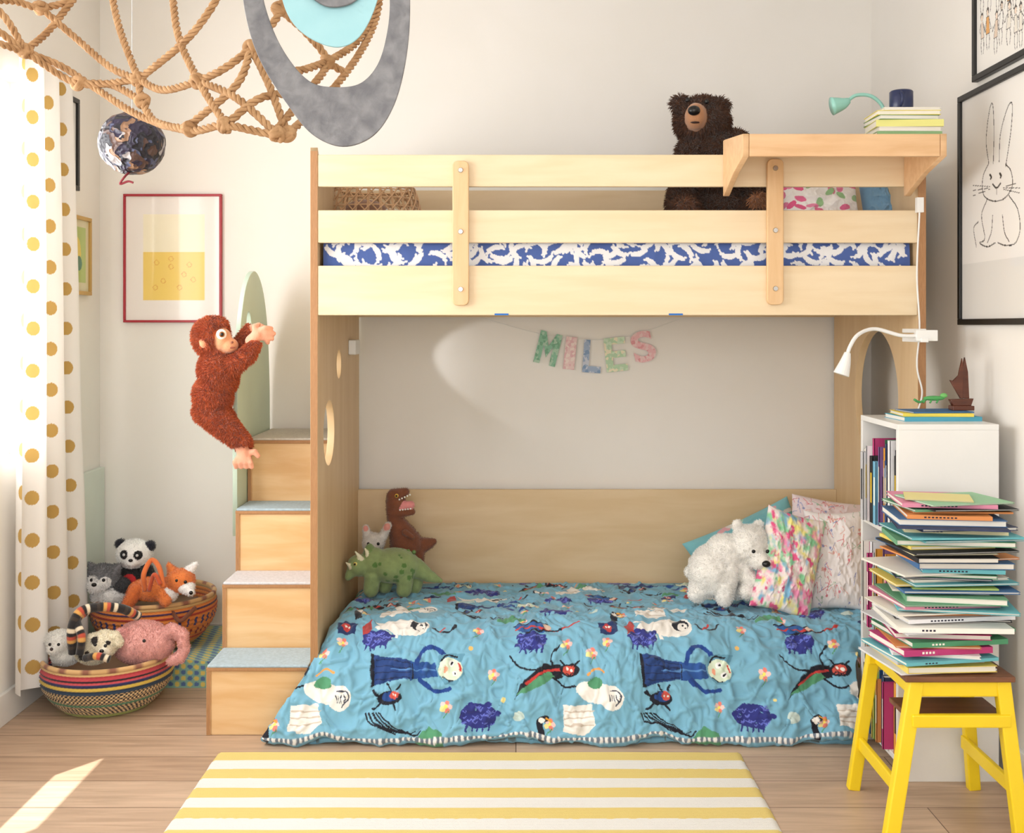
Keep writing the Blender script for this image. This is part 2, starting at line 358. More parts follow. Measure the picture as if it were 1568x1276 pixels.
DB=(120,176,202)
c=Canvas(ca,cb,DB)
BK=(22,24,38);NV=(30,66,132);WH=(238,234,228);RD=(196,60,56);GR=(84,150,112);PU=(44,50,128)
rt=random.Random(77)
def tile(ox,oy):
    E=lambda x,y,rx,ry,cc,rot=0:c.ell(x+ox,y+oy,rx,ry,cc,rot)
    PL=lambda P,cc:c.poly([(x+ox,y+oy) for x,y in P],cc)
    LN=lambda P,w,cc:c.line([(x+ox,y+oy) for x,y in P],w,cc,True)
    PL([(565,953),(590,961),(615,952),(640,958),(640,985),(612,992),(590,980),(566,976),(576,965)],WH);E(632,972,23,19,WH);LN([(600,984),(606,994)],5,WH)
    E(638,968,13,12,BK,20);E(641,971,8,9,WH);E(642,968,2,2,BK);E(646,974,1.5,1.5,BK)
    LN([(660,972),(672,982),(690,978),(697,966)],3.5,BK);LN([(672,982),(680,972)],3,RD)
    for fx,fy in ((520,1000),(685,1095),(755,1048),(905,1018),(868,1004),(730,975),(840,1120),(800,950)):
        for k in range(5):
            E(fx+5.5*math.cos(k*1.26),fy+5.5*math.sin(k*1.26),3.4,3.4,[(240,200,196),(232,130,116),(240,224,150)][k%3])
        E(fx,fy,2.4,2.4,(250,230,110)); LN([(fx+3,fy+6),(fx-4,fy+16)],1.6,GR)
    for mx,my,rr in ((816,1000,0.82),(733,1108,1.05),(455,1190,.8)):
        for k in range(60):
            x=mx+rt.gauss(0,11)*rr*1.1;y=my+rt.gauss(0,7)*rr*1.1
            if ((x-mx)/30)**2+((y-my)/20)**2<rr*rr: E(x,y,5.5*rr,4*rr,PU)
        for k in range(26):
            a=k*0.2417;E(mx+22*rr*math.cos(a),my+14*rr*math.sin(a),4.5*rr,4*rr,PU)
        for k in range(26):
            x=mx+rt.uniform(-22,22)*rr;y=my+rt.uniform(-13,13)*rr;LN([(x-3,y),(x,y+2),(x+3,y-1)],1.4,(104,116,206))
        for k in range(5): LN([(mx-16+8*k,my+12*rr),(mx-18+8*k,my+22*rr)],2.6,PU)
    PL([(567,1018),(600,1026),(632,1030),(632,1054),(600,1058),(570,1066)],(32,62,122));PL([(567,1018),(572,1019),(575,1065),(570,1066)],BK)
    for k in range(4): LN([(576,1026+k*10),(630,1034+k*6)],1.2,(20,34,70))
    PL([(630,1030),(668,1033),(672,1052),(630,1056)],(40,82,152)); LN([(600,1042),(668,1042)],1.6,(90,140,200));LN([(632,1034),(632,1054)],1.6,BK)
    LN([(640,1032),(650,1012),(668,1010),(682,1024)],7,(30,66,140));LN([(645,1056),(668,1072),(688,1070)],7,(30,66,140));LN([(682,1024),(686,1028)],5,(226,216,190))
    PL([(672,1022),(690,1018),(712,1020),(704,1034),(712,1046),(700,1062),(682,1062),(672,1050)],(96,150,176));E(690,1042,18,16,(216,230,208),20);LN([(676,1030),(684,1022),(700,1024)],3,BK)
    E(690,1034,4.5,4,(250,250,250));E(696,1048,4.5,4,(250,250,250));E(691,1034,1.8,1.8,BK);E(697,1048,1.8,1.8,BK);LN([(702,1034),(706,1044)],2,RD);E(682,1042,3,5,(232,160,130));LN([(678,1052),(686,1058),(694,1058)],1.6,BK)
    PL([(788,1085),(800,1060),(830,1036),(858,1034),(862,1052),(838,1056),(810,1068)],BK);PL([(790,1080),(812,1058),(840,1044),(850,1052),(815,1070)],GR);LN([(805,1062),(830,1046),(856,1042)],3.5,RD)
    LN([(782,1020),(800,1040),(830,1044)],2.6,BK);LN([(845,1036),(846,1020),(858,1006)],3,BK);LN([(848,1054),(866,1066),(880,1064)],3,BK)
    E(872,1042,15,9,BK);E(871,1042,9,7,(206,84,70));E(868,1040,2.4,2.6,WH);E(875,1042,2.4,2.6,WH);LN([(865,1046),(872,1048),(878,1045)],1.4,BK);LN([(864,1034),(858,1028)],3,BK);LN([(880,1034),(886,1030)],3,BK)
    E(912,1074,32,16,WH,15);E(935,1082,17,19,WH);LN([(932,1072),(944,1072),(948,1082),(940,1094)],2,(60,66,84))
    for k in range(4): LN([(930+k*4,1078),(932+k*4,1088)],1.4,(60,66,84))
    PL([(862,1092),(905,1090),(912,1122),(895,1136),(862,1130)],WH)
    for k in range(3): LN([(864,1101+k*10),(908,1101+k*10)],2.4,(204,190,176))
    LN([(828,1140),(826,1118),(834,1112)],10,BK);E(828,1116,4.5,4.5,WH);LN([(834,1112),(842,1116)],3,(226,160,60))
    E(598,1082,18,10,BK);E(600,1080,12,7,NV);E(606,1078,6.5,6.5,(206,84,70));E(604,1077,1.6,2,WH);E(609,1078,1.6,2,WH);LN([(575,1072),(586,1082)],4,BK);LN([(586,1090),(576,1098)],3,BK);LN([(604,1090),(610,1100)],3,BK);LN([(600,1070),(596,1062)],3,BK);LN([(610,1070),(614,1062)],3,BK)
    for k in range(5): LN([(566+5*k,1104),(573+7*k,1117),(588+12*k,1123+3*k),(612+9*k,1133-k)],2.4,BK)
    E(795,1110,9,8,(200,218,212));E(582,992,16,12,(186,210,206))
    PL([(640,1140),(660,1122),(680,1134),(684,1146),(640,1146)],GR)
    PL([(786,962),(838,966),(836,984),(800,986)],(40,90,156));LN([(790,972),(850,978),(890,962)],3.4,RD);LN([(806,985),(860,976)],3,BK);E(838,972,7,5,(230,200,180));LN([(786,962),(838,966)],2.4,BK)
    PL([(548,968),(562,952),(566,984),(552,990)],(176,62,60)); PL([(510,960),(540,958),(538,984),(512,986)],(32,52,100));E(524,972,7,8,RD);E(522,970,2,2.4,WH);E(527,970,2,2.4,WH)
    E(500,1060,12,9,GR);LN([(488,1050),(500,1040),(514,1046)],2.6,(236,160,80));E(720,1010,4,4,(236,190,110));E(770,1085,3,3,(240,220,140))
for i in range(-2,3):
    for j in range(0,4): tile(410*i+(0 if j%2==0 else 120),-j*196)
m=(cb>1137.5)&(cb<1141); c.C[m.ravel()]=np.where(((ca//4)%2==0)[m][:,None],lin((110,124,140)),lin((236,236,234)))
duv=mk('duvet',np.stack([Xd,Yd,Zd],-1).reshape(-1,3),gridfaces(nu,nv),M_vcf,None,c.C,True)
sm=duv.modifiers.new('Solid','SOLIDIFY'); sm.thickness=0.006; sm.offset=-1
box('lower_mattress',-.66,1.36,3.90,4.735,0.062,0.25,M_trim,None,0.03)
# ---------------------------------------------------------------- RUG
ny_=700; U=np.linspace(-0.974,0.735,160);V=np.linspace(1.9,3.634,ny_);UU,VV=np.meshgrid(U,V,indexing='ij')
k=np.floor((3.634-VV+0.0016*(vn(UU*90,VV*3,4)-.5))/0.0705)%2; cc=np.where(k.ravel()[:,None]<1,lin((238,215,134)),lin((244,242,237)))
cc=cc*(0.93+0.07*np.sin(VV.ravel()*2*np.pi/0.0099))[:,None]
Z=0.006+0.003*fbm(UU*6,VV*6,3)+0.0012*np.sin(VV*2*np.pi/0.0099); e=np.minimum(np.minimum(UU-U[0],U[-1]-UU),np.minimum(VV-V[0],V[-1]-VV)); Z=np.where(e<0.004,0.0015,Z)
UU=UU+0.006*(fbm(UU*0+3,VV*8,5)-.5)
mr=vcmat('woven_rug',1,900,0.9); mk('striped_rug',np.stack([UU,VV,Z],-1).reshape(-1,3),gridfaces(160,ny_),mr,None,cc,True)
# ---------------------------------------------------------------- CURTAIN
nu=420;nv=760
t=np.linspace(0,1,nu); NP=3.0
yb=3.93+0.50*t; xb=0.040*np.sin(2*np.pi*(NP*t-0.5))+0.003*np.sin(t*41)
ar=np.r_[0,np.cumsum(np.hypot(np.diff(yb),np.diff(xb)))]
z=np.linspace(0.10,2.36,nv); AA,ZZ=np.meshgrid(ar,z,indexing='ij'); T2=np.tile(t[:,None],(1,nv)); hh=(ZZ-0.1)/2.26
XX=-1.738+0.008*T2+np.tile(xb[:,None],(1,nv))*(1-0.2*hh)+0.010*(fbm(AA*5,ZZ*2,8)-.5); YY=3.93+T2*(0.50-0.15*hh)+0.016*(fbm(AA*4,ZZ*1.5,5)-.5)-0.03*(1-hh)*(1-T2)
c=Canvas(AA,ZZ,(244,242,239))
for k in range(0,7):
    a_=np.interp(k/(2*NP),t,ar)
    for j in range(20): c.ell(a_,0.10+j*0.152+(0.076 if k%4<2 else 0)+(0 if k%2 else 0.03),0.026,0.026,(198,162,92))
m,nt,bb=newmat('curtain_cloth'); a=nt.nodes.new('ShaderNodeAttribute');a.attribute_name='Col';nt.links.new(a.outputs['Color'],bb.inputs['Base Color']);bb.inputs['Roughness'].default_value=0.9
tr=nt.nodes.new('ShaderNodeBsdfTranslucent');nt.links.new(a.outputs['Color'],tr.inputs[0]);ms=nt.nodes.new('ShaderNodeMixShader');ms.inputs[0].default_value=0.2
nt.links.new(bb.outputs[0],ms.inputs[1]);nt.links.new(tr.outputs[0],ms.inputs[2]);nt.links.new(ms.outputs[0],nt.nodes['Material Output'].inputs[0]);bump(nt,bb,400,0.1)
cg=group('polka_dot_curtain')
mk('cloth',np.stack([XX,YY,ZZ],-1).reshape(-1,3),gridfaces(nu,nv),m,cg,c.C,True)
b=MB(); b.cyl((-1.735,2.9,2.375),(-1.735,4.4,2.375),0.011,0.011,(240,240,240),12)
for y in (3.0,4.36): b.cyl((-1.81,y,2.375),(-1.735,y,2.375),0.008,0.008,(240,240,240),8)
b.build('rod',M_white,cg)
# ---------------------------------------------------------------- PICTURES
def picture(name,plane,a0,a1,z0,z1,fw,fmat,base,paint,res=0.003,depth=0.022):
    g=group(name); s={'back':-1,'left':1,'right':-1}[plane]; wc={'back':YB,'left':XL,'right':XR}[plane]
    f=(lambda a,d,z:(a,wc+s*d,z)) if plane=='back' else (lambda a,d,z:(wc+s*d,a,z))
    b=MB()
    def bx(a0,a1,z0,z1,d0,d1):
        p=f(a0,d0,z0);q=f(a1,d1,z1);b.box(min(p[0],q[0]),max(p[0],q[0]),min(p[1],q[1]),max(p[1],q[1]),z0,z1)
    bx(a0,a1,z0,z0+fw,0.001,depth);bx(a0,a1,z1-fw,z1,0.001,depth);bx(a0,a0+fw,z0+fw,z1-fw,0.001,depth);bx(a1-fw,a1,z0+fw,z1-fw,0.001,depth)
    b.build('frame',fmat,g,bevel=0.002)
    nu=max(2,int((a1-a0-2*fw)/res));nv=max(2,int((z1-z0-2*fw)/res))
    U,V=np.meshgrid(np.linspace(a0+fw,a1-fw,nu),np.linspace(z0+fw,z1-fw,nv),indexing='ij')
    c=Canvas(U,V,base);paint(c)
    P=np.stack([U,np.full_like(U,wc+s*0.012),V],-1) if plane=='back' else np.stack([np.full_like(U,wc+s*0.012),U,V],-1)
    mk('print',P.reshape(-1,3),gridfaces(nu,nv),M_print,g,c.C)
    return g
M_red=plain('red_frame_paint',(172,32,48),0.4); M_gold=plain('gold_frame',(196,158,86),0.4)
wb=lambda px,py:tuple(W(px,py,YB-0.012)[[0,2]])
def red(c):
    x0,z1=wb(219,328);x1,zm=wb(313,386);_,z0=wb(219,460)
    c.poly([(x0,z0),(x1,z0),(x1,z1),(x0,z1)],(246,237,211));c.poly([(x0,z0),(x1,z0),(x1,zm),(x0,zm)],(242,208,106))
    for px,py in ((240,402),(262,408),(290,405),(250,430),(275,440),(296,428),(238,440),(262,396),(282,420)):
        x,z=wb(px,py); c.line([(x-0.012,z),(x,z+0.01),(x+0.01,z-0.004),(x-0.002,z-0.012),(x-0.010,z-0.002)],0.003,(224,166,70),True)
a0,z1=W(191,298,YB)[[0,2]];a1,z0=W(341,494,YB)[[0,2]]
picture('red_framed_print','back',a0,a1,z0,z1,0.010,M_red,(241,234,229),red)
XW=XR-0.012
def wr_(px,py): D=XW*F/(px-CX); return (D,H-(py-CY)/F*D)
def rabbit(c):
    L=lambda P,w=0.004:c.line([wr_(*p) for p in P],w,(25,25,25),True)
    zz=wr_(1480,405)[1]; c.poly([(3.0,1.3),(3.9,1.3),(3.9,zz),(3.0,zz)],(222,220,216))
    L([(1514,250),(1510,215),(1515,170),(1520,160),(1522,200),(1521,250)]);L([(1530,248),(1532,205),(1543,165),(1550,160),(1548,200),(1540,255)])
    L([(1514,250),(1505,272),(1506,298),(1520,308),(1538,304),(1550,285),(1548,262),(1540,252)])
    L([(1516,268),(1518,271),(1517,274)],0.009);L([(1531,266),(1533,269),(1532,272)],0.009)
    L([(1520,282),(1526,288),(1532,281)],0.006);L([(1526,288),(1526,298)])
    for k in (-6,0,6): L([(1516,288+k/3),(1490,292+k*1.3)],0.002); L([(1536,288+k/3),(1562,288+k*1.3)],0.002)
    L([(1512,305),(1503,330),(1508,365),(1500,372),(1512,378),(1524,372)]);L([(1545,300),(1558,320),(1562,350),(1555,372),(1540,376),(1528,372)])
    L([(1495,378),(1491,350),(1498,340)]);L([(1520,330),(1518,355),(1512,372)]);L([(1535,330),(1538,355),(1545,370)])
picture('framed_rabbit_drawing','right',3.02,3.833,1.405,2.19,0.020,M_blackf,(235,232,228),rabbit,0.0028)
def people(c):
    rr=random.Random(8)
    for row,(py,sc) in enumerate(((66,1.0),(8,1.0),(-55,1))):
        for i in range(9):
            px=1506+i*9.5+rr.uniform(-3,3); x,z=wr_(px,py+rr.uniform(-8,8)); w=0.014*rr.uniform(.8,1.3); ln=rr.uniform(-.01,.01)
            cl=rr.choice([(228,208,190),(226,170,110),(222,200,180),(222,160,84),(232,226,216),(238,236,232)])
            c.poly([(x-w,z+.03),(x+w,z+.03),(x+ln+w*.7,z+0.085),(x+ln-w*.7,z+0.085)],cl)
            for q in (-1,1): c.line([(x+q*w*.5,z+.03),(x+q*w*.9,z+.01),(x+q*w*.5,z-.02)],0.003,(40,34,34),True);c.line([(x+ln+q*w*.7,z+.08),(x+q*w*1.7,z+.05+rr.uniform(-.01,.03)),(x+q*w*1.3,z+.03+rr.uniform(0,.05))],0.003,(50,40,40),True)
            c.line([(x-w,z+.03),(x+ln-w*.7,z+.085),(x+ln+w*.7,z+.085),(x+w,z+.03),(x-w,z+.03)],0.0022,(50,40,40))
            c.ell(x+ln,z+0.100,0.010,0.013,(60,50,46));c.ell(x+ln,z+0.098,0.008,0.010,(234,214,196));c.line([(x+ln-.008,z+.108),(x+ln,z+.114),(x+ln+.009,z+.106)],0.005,(50,40,36),True)
picture('framed_people_print','right',2.95,3.712,2.215,2.88,0.020,M_blackf,(238,235,230),people,0.0023)
picture('black_framed_picture','left',4.20,4.555,1.955,2.33,0.02,M_blackf,(234,234,232),lambda c:(c.ell(4.42,2.15,0.07,0.1,(150,150,150))))
def gp(c):
    c.poly([(4.44,1.58),(4.64,1.58),(4.64,1.81),(4.44,1.81)],(180,200,120));c.ell(4.54,1.70,0.05,0.07,(236,214,110));c.ell(4.57,1.66,0.03,0.03,(90,140,120))
picture('gold_framed_picture','left',4.40,4.685,1.53,1.855,0.016,M_gold,(222,216,182),gp)
# ---------------------------------------------------------------- PLUSH BUILDER
class Plush:
    def __init__(s,name,D,furn=0,furl=0.01,droop=0.4,voxel=0.005,rough=0.0,nofur=()):
        s.name=name;s.D=D;s.k=D/F;s.parts=[];s.patch=[];s.eyes=[];s.fn=furn;s.fl=furl;s.dr=droop;s.vx=voxel;s.rg=rough;s.nf=nofur
    def p(s,x,y,d): return W(x,y,s.D)+np.array([0,d*s.k,0])
    def E(s,x,y,d,rx,rz,c,ry=None,rot=0):
        s.parts.append(('e',s.p(x,y,d),np.array([rx,ry or (rx+rz)/2,rz])*s.k,math.radians(rot),c));return s
    def C(s,x1,y1,d1,r1,x2,y2,d2,r2,c):
        s.parts.append(('c',s.p(x1,y1,d1),s.p(x2,y2,d2),r1*s.k,r2*s.k,c));return s
    def chain(s,pts,c):
        for a,b_ in zip(pts[:-1],pts[1:]): s.C(*a,*b_,c)
        return s
    def P(s,x,y,d,r,c): s.patch.append((s.p(x,y,d),r*s.k,c));return s
    def eye(s,x,y,d,r,c=(12,12,14),rx=None,rz=None): s.eyes.append((s.p(x,y,d),np.array([rx or r,r*0.8,rz or r])*s.k,c));return s
    def build(s):
        b=MB()
        for q in s.parts:
            if q[0]=='e':
                a=q[3];R=np.array([[math.cos(a),0,math.sin(a)],[0,1,0],[-math.sin(a),0,math.cos(a)]])
                b.ell(q[1],q[2],(0,0,0),24,18,R)
            else:
                _,p0,p1,r0,r1,_c=q;L=np.linalg.norm(p1-p0);n=max(2,int(L/(0.5*min(r0,r1)+1e-4))+1)
                n=min(n,14)
                for k in range(n+1):
                    t=k/n;b.ell(p0*(1-t)+p1*t,r0*(1-t)+r1*t,(0,0,0),14,10)
        o=b.build('tmpplush',M_plush); 
        m=o.modifiers.new('r','REMESH');m.mode='VOXEL';m.voxel_size=s.vx
        m2=o.modifiers.new('s','SMOOTH');m2.iterations=5;m2.factor=0.6
        dg=bpy.context.evaluated_depsgraph_get();dg.update()
        me=bpy.data.meshes.new_from_object(o.evaluated_get(dg));bpy.data.objects.remove(o)
        n=len(me.vertices);V=np.empty(n*3);me.vertices.foreach_get('co',V);V=V.reshape(-1,3)
        best=np.full(n,1e9);C=np.zeros((n,3));nof=np.zeros(n,bool)
        for q in s.parts:
            if q[0]=='e':
                a=q[3];R=np.array([[math.cos(a),0,math.sin(a)],[0,1,0],[-math.sin(a),0,math.cos(a)]])
                l=(V-q[1])@R; d=(np.linalg.norm(l/q[2],axis=1)-1)*q[2].min();cl=q[4]
            else:
                _,p0,p1,r0,r1,cl=q;ab=p1-p0;t=np.clip(((V-p0)@ab)/(ab@ab+1e-12),0,1)
                d=np.linalg.norm(V-p0-t[:,None]*ab,axis=1)-(r0*(1-t)+r1*t)
            k=d<best;best[k]=d[k];C[k]=lin(cl);nof[k]=tuple(cl) in s.nf
        for p,r,cc in s.patch:
            k=np.linalg.norm(V-p,axis=1)<r;C[k]=lin(cc);nof[k]=tuple(cc) in s.nf
        for p,r,cc in s.eyes: nof[np.linalg.norm(V-p,axis=1)<r.max()*1.6]=True
        NR=np.empty(n*3);me.vertices.foreach_get('normal',NR);NR=NR.reshape(-1,3)
        nz_=fbm(V[:,0]*60+V[:,1]*37,V[:,2]*60+V[:,1]*23,3,3)-0.5
        if s.rg: V=V+NR*(nz_*s.rg)[:,None];me.vertices.foreach_set('co',V.ravel())
        a=me.color_attributes.new('Col','FLOAT_COLOR','POINT');cc=np.ones((n,4),np.float32);cc[:,:3]=C*(1+0.3*nz_)[:,None];a.data.foreach_set('color',cc.ravel())
        me.polygons.foreach_set('use_smooth',[True]*len(me.polygons));me.materials.clear();me.materials.append(M_plush);me.name=s.name
        ob=bpy.data.objects.new(s.name,me);col.objects.link(ob)
        if s.fn:
            me.calc_loop_triangles();nt_=len(me.loop_triangles);T=np.empty(nt_*3,np.int32);me.loop_triangles.foreach_get('vertices',T);T=T.reshape(-1,3)
            ar=np.linalg.norm(np.cross(V[T[:,1]]-V[T[:,0]],V[T[:,2]]-V[T[:,0]]),axis=1);ar[nof[T[:,0]]]=0;ar/=ar.sum()
            idx=rng.choice(nt_,s.fn,p=ar);w=rng.dirichlet([1,1,1],s.fn)
            P0=(V[T[idx]]*w[:,:,None]).sum(1);Nn=(NR[T[idx]]*w[:,:,None]).sum(1);Cc=C[T[idx,0]]
            clump=np.stack([fbm(P0[:,0]*28+P0[:,1]*20,P0[:,2]*28,k,2)-0.5 for k in (40,50,60)],1)*2.2
            Dn=Nn+rng.randn(s.fn,3)*0.28+clump*0.7+np.array([0,0,-s.dr]);Dn/=np.linalg.norm(Dn,axis=1)[:,None]
            inn=(Dn*Nn).sum(1);Dn=Dn+Nn*np.clip(0.25-inn,0,None)[:,None];Dn/=np.linalg.norm(Dn,axis=1)[:,None]
            sd=np.cross(Dn,rng.randn(s.fn,3));sd/=np.linalg.norm(sd,axis=1)[:,None]
            Lh=s.fl*(0.6+0.8*rng.rand(s.fn,1));wd=s.fl*0.10
            Mid=P0+Dn*Lh*0.5+Nn*Lh*0.1
            tip=P0+Dn*Lh+np.array([0,0,-0.25*s.dr])*Lh
            Vf=np.stack([P0-sd*wd,P0+sd*wd,Mid+sd*wd*.8,tip,Mid-sd*wd*.8],1).reshape(-1,3)
            base=np.arange(s.fn)[:,None]*5
            sh=(0.7+0.6*rng.rand(s.fn,1))
            Cf=np.repeat(np.clip(Cc*sh,0,1),5,axis=0)
            mk('fur',Vf,base+np.array([0,1,2,3,4]),M_plush,ob,Cf)
        if s.eyes:
            b=MB()
            for p,r,cl in s.eyes:b.ell(p,r,cl,14,10)
            b.build('face_details',M_vcg,ob,smooth=True)
        return ob
# orangutan
O=(184,86,44);TN=(226,162,134);FC=(218,154,114)
q=Plush('plush_orangutan',4.14,32000,0.013,0.4,0.0038,nofur=(TN,FC))
q.E(323,516,0,26,30,O).E(333,498,-4,16,12,O).E(344,520,-12,14,18,FC,ry=16).E(354,529,-12,14,12,FC,ry=14).E(318,524,-24,6,8,FC,ry=4)
q.E(334,572,0,28,38,O,rot=-8).E(326,606,0,28,33,O).C(332,540,0,21,336,565,0,27,O)
q.chain([(344,566,-12,15),(364,558,-16,13),(384,542,-16,11),(391,528,-14,10)],O).C(387,522,-12,9,397,512,-12,8.5,TN)
q.chain([(345,545,16,12),(368,522,20,10),(378,508,18,10)],O).C(380,507,18,9,388,503,16,8,TN)
for i,(x,y) in enumerate(((417,503),(421,511),(418,519),(411,525))): q.chain([(398,508+i*3,-12,5),(409,(508+i*3+y)/2-3,-14+i*2,4.4),(x,y,-8+i,3.7)],TN)
q.chain([(394,506,-14,4.6),(392,500,-10,4),(398,497,-6,3.6)],TN)
for i in range(4): q.chain([(386,502+i*3,16,4.4),(396,499+i*4,14,4),(402,502+i*4,16,3.6)],TN)
q.chain([(320,628,-4,22),(345,650,-12,18),(372,674,-12,13)],O).chain([(330,632,14,18),(352,662,18,14),(370,682,14,11)],O)
q.C(372,682,-12,10,378,700,-12,10,TN).C(368,688,12,8,370,700,12,8,TN)
for i,x in enumerate((364,372,380,388)): q.chain([(372+i*3,696,-14,4.8),(x,706,-18,4.2),(x+1,714,-14,3.6)],TN)
q.chain([(384,692,-12,5),(393,690,-14,4.6),(398,697,-12,4)],TN)
q.eye(346,512,-26,8,(246,242,238)).eye(348,512,-32,4.4,(150,90,30)).eye(349,512,-35,2.7).eye(360,532,-23,2,(150,80,60),rx=6,rz=1.4).eye(362,524,-25,1.8,(120,60,40))
q.build()
# brown bear
BB=(84,52,32);MZ=(182,130,92)
q=Plush('plush_brown_bear',4.22,38000,0.018,0.45,0.007,nofur=(MZ,))
q.E(1075,186,0,40,36,BB).E(1042,160,0,14,13,BB,ry=8).E(1103,163,0,14,13,BB,ry=8).E(1060,185,-32,16,21,MZ,ry=22)
q.E(1100,262,10,52,66,BB).E(1102,325,5,58,46,BB).C(1058,235,-10,22,1038,318,-30,20,BB).C(1125,225,-5,24,1150,300,-30,20,BB)
q.C(1060,348,-20,24,1040,330,-52,22,BB).C(1130,350,-20,24,1148,326,-52,22,BB).E(1148,318,-70,16,12,(168,114,76),ry=6).E(1040,326,-70,15,14,(110,70,46),ry=6)
q.eye(1054,180,-54,9.5,rz=7.5).eye(1048,160,-33,3.6).eye(1076,163,-35,3.6).eye(1056,197,-51,3,(50,28,22),rx=7,rz=1.6)
q.build()
PB=(243,240,234);q=Plush('plush_polar_bear',4.12,26000,0.006,0.0,0.005,0.008)
q.E(1092,874,0,38,40,PB).E(1110,850,0,30,32,PB).E(1147,832,-8,29,30,PB).E(1128,804,-4,9,10,PB,ry=5).E(1163,806,4,9,9,PB,ry=5).E(1157,852,-26,16,14,PB,ry=20)
q.chain([(1112,868,-20,17),(1106,895,-26,14),(1104,908,-28,13)],PB).chain([(1130,866,-14,15),(1144,886,-22,13),(1138,900,-26,12)],PB)
q.C(1072,898,-6,18,1066,906,-10,14,PB).C(1126,898,4,14,1128,906,0,12,PB).E(1058,878,10,8,9,PB)
q.eye(1163,854,-46,6.5,rz=5).eye(1146,837,-37,3).eye(1168,838,-33,3);q.build()
BR_c=(128,76,52);q=Plush('plush_tyrannosaurus',4.56,6000,0.005,0,0.004)
q.E(606,770,0,15,17,BR_c).C(604,760,-4,12,622,752,-8,6,BR_c).C(608,776,-4,9,630,772,-8,6,(232,150,150)).C(606,784,-4,10,632,783,-6,5,BR_c)
q.chain([(604,780,0,13),(606,800,2,13),(618,825,4,22)],BR_c).E(622,835,2,25,26,BR_c).chain([(640,838,6,14),(655,834,6,9),(664,830,4,5)],BR_c)
q.C(615,848,-6,12,612,868,-10,10,BR_c).C(638,848,0,12,640,868,-4,10,BR_c).C(622,812,-18,5,634,818,-26,4,BR_c)
q.eye(609,757,-15,3,(230,190,80)).eye(609,757,-17.5,1.6).eye(600,755,-10,2)
for i in range(5): q.eye(613+i*4,763-i*1.8,-14,1.4,(250,250,245));q.eye(614+i*4,779-i*.5,-14,1.4,(250,250,245))
q.build()
RB=(212,206,200);q=Plush('plush_rabbit',4.50,5000,0.005,0,0.004)
q.E(572,832,0,17,16,RB).C(562,820,0,7,560,808,0,5,RB).C(586,822,0,7,594,805,0,6,RB).E(572,862,4,20,24,(196,190,182)).P(561,808,-6,5,(220,150,140)).P(593,806,-6,6,(220,150,140)).E(574,838,-14,9,7,RB)
q.eye(566,830,-15,2.4).eye(581,830,-15,2.4).eye(574,836,-24,2.5,(180,90,90));q.build()
GN=(134,152,100);q=Plush('plush_triceratops',4.36,0,0.005,0,0.004,0.004)
q.E(603,866,0,40,27,GN).E(575,862,-4,22,24,GN).E(552,864,-10,19,17,GN).C(542,870,-14,9,536,880,-16,6,GN).E(566,852,-2,10,20,(112,138,80),ry=18)
q.C(556,852,-20,4,548,840,-26,1.8,(226,220,190)).C(566,850,-16,4,562,836,-20,1.8,(226,220,190)).C(540,864,-22,3.5,534,856,-26,1.6,(226,220,190))
for x,d in ((572,-14),(590,12),(622,-14),(636,12)): q.C(x,880,d,13,x-2,900,d,12,GN)
q.chain([(635,870,4,16),(655,882,4,10),(674,890,2,4)],GN)
for k in range(26): q.P(random.uniform(570,645),random.uniform(845,885),random.uniform(-32,-18),random.uniform(2.5,5),(84,120,60))
q.eye(548,858,-27,3,(230,210,120)).eye(547.5,858,-29.5,1.7)
for k in range(7): q.eye(580+k*9,842-abs(3-k)*-1.2,0,3.2,(96,128,68))
q.build()
WHt=(246,244,240);q=Plush('plush_panda',4.52,9000,0.006,0,0.004)
q.E(206,848,0,27,22,WHt).E(184,833,0,8,8,BK).E(230,836,0,8,8,BK).E(208,857,-16,11,8,WHt).E(203,893,4,30,28,(24,22,24)).C(180,872,-8,10,172,892,-14,10,(24,22,24)).C(228,872,-8,10,236,890,-14,9,(24,22,24))
q.P(197,845,-22,7,(20,20,22)).P(219,846,-22,7,(20,20,22)).P(205,884,-26,12,(190,40,44));q.eye(198,845,-24,2.2,(200,200,200)).eye(218,846,-24,2.2,(200,200,200)).eye(209,853,-26,3.4,rz=2.4);q.build()
q=Plush('plush_husky',4.42,9000,0.009,0.2,0.004)
GY=(124,124,128);WW=(240,238,236)
q.E(158,886,0,24,21,GY).E(154,894,-14,14,11,WW).C(142,873,0,7,137,864,0,3,GY).C(176,874,0,7,183,866,0,3,GY).E(167,912,6,28,20,WW).E(182,900,4,16,14,(60,60,64)).P(148,888,-22,12,WW).P(168,889,-20,10,WW)
q.eye(148,884,-20,2.8).eye(166,884,-20,2.8).eye(155,889,-29,4,rz=3);q.build()
OR=(224,128,64);q=Plush('plush_fox',4.38,9000,0.006,0,0.004)
q.E(236,902,0,38,17,OR).E(278,888,-6,22,18,OR).C(265,876,0,8,258,864,0,3,OR).C(290,874,0,8,300,864,0,4,WW).E(290,896,-16,13,9,WW).C(292,897,-20,8,300,902,-24,5,WW).E(262,906,-12,14,12,WW).C(215,900,-20,11,205,918,-24,9,(212,112,54))
q.C(248,900,-16,10,262,914,-26,8,OR).eye(278,884,-24,2.6).eye(291,886,-24,2.6).eye(301,901,-29,3);q.build()
b=MB(); P=catmull([W(222,905,4.28),W(220,880,4.26),W(232,858,4.30),W(244,870,4.28),W(250,900,4.26)],8); b.tube(P,0.010,(212,110,54),8)
P=catmull([W(228,905,4.27),W(236,880,4.25),W(246,895,4.25)],8); b.tube(P,0.008,(190,80,44),8); b.build('orange_bag_strap',M_plush,None,True)
q=Plush('plush_pink_elephant',4.08,22000,0.006,0,0.005,0.008)
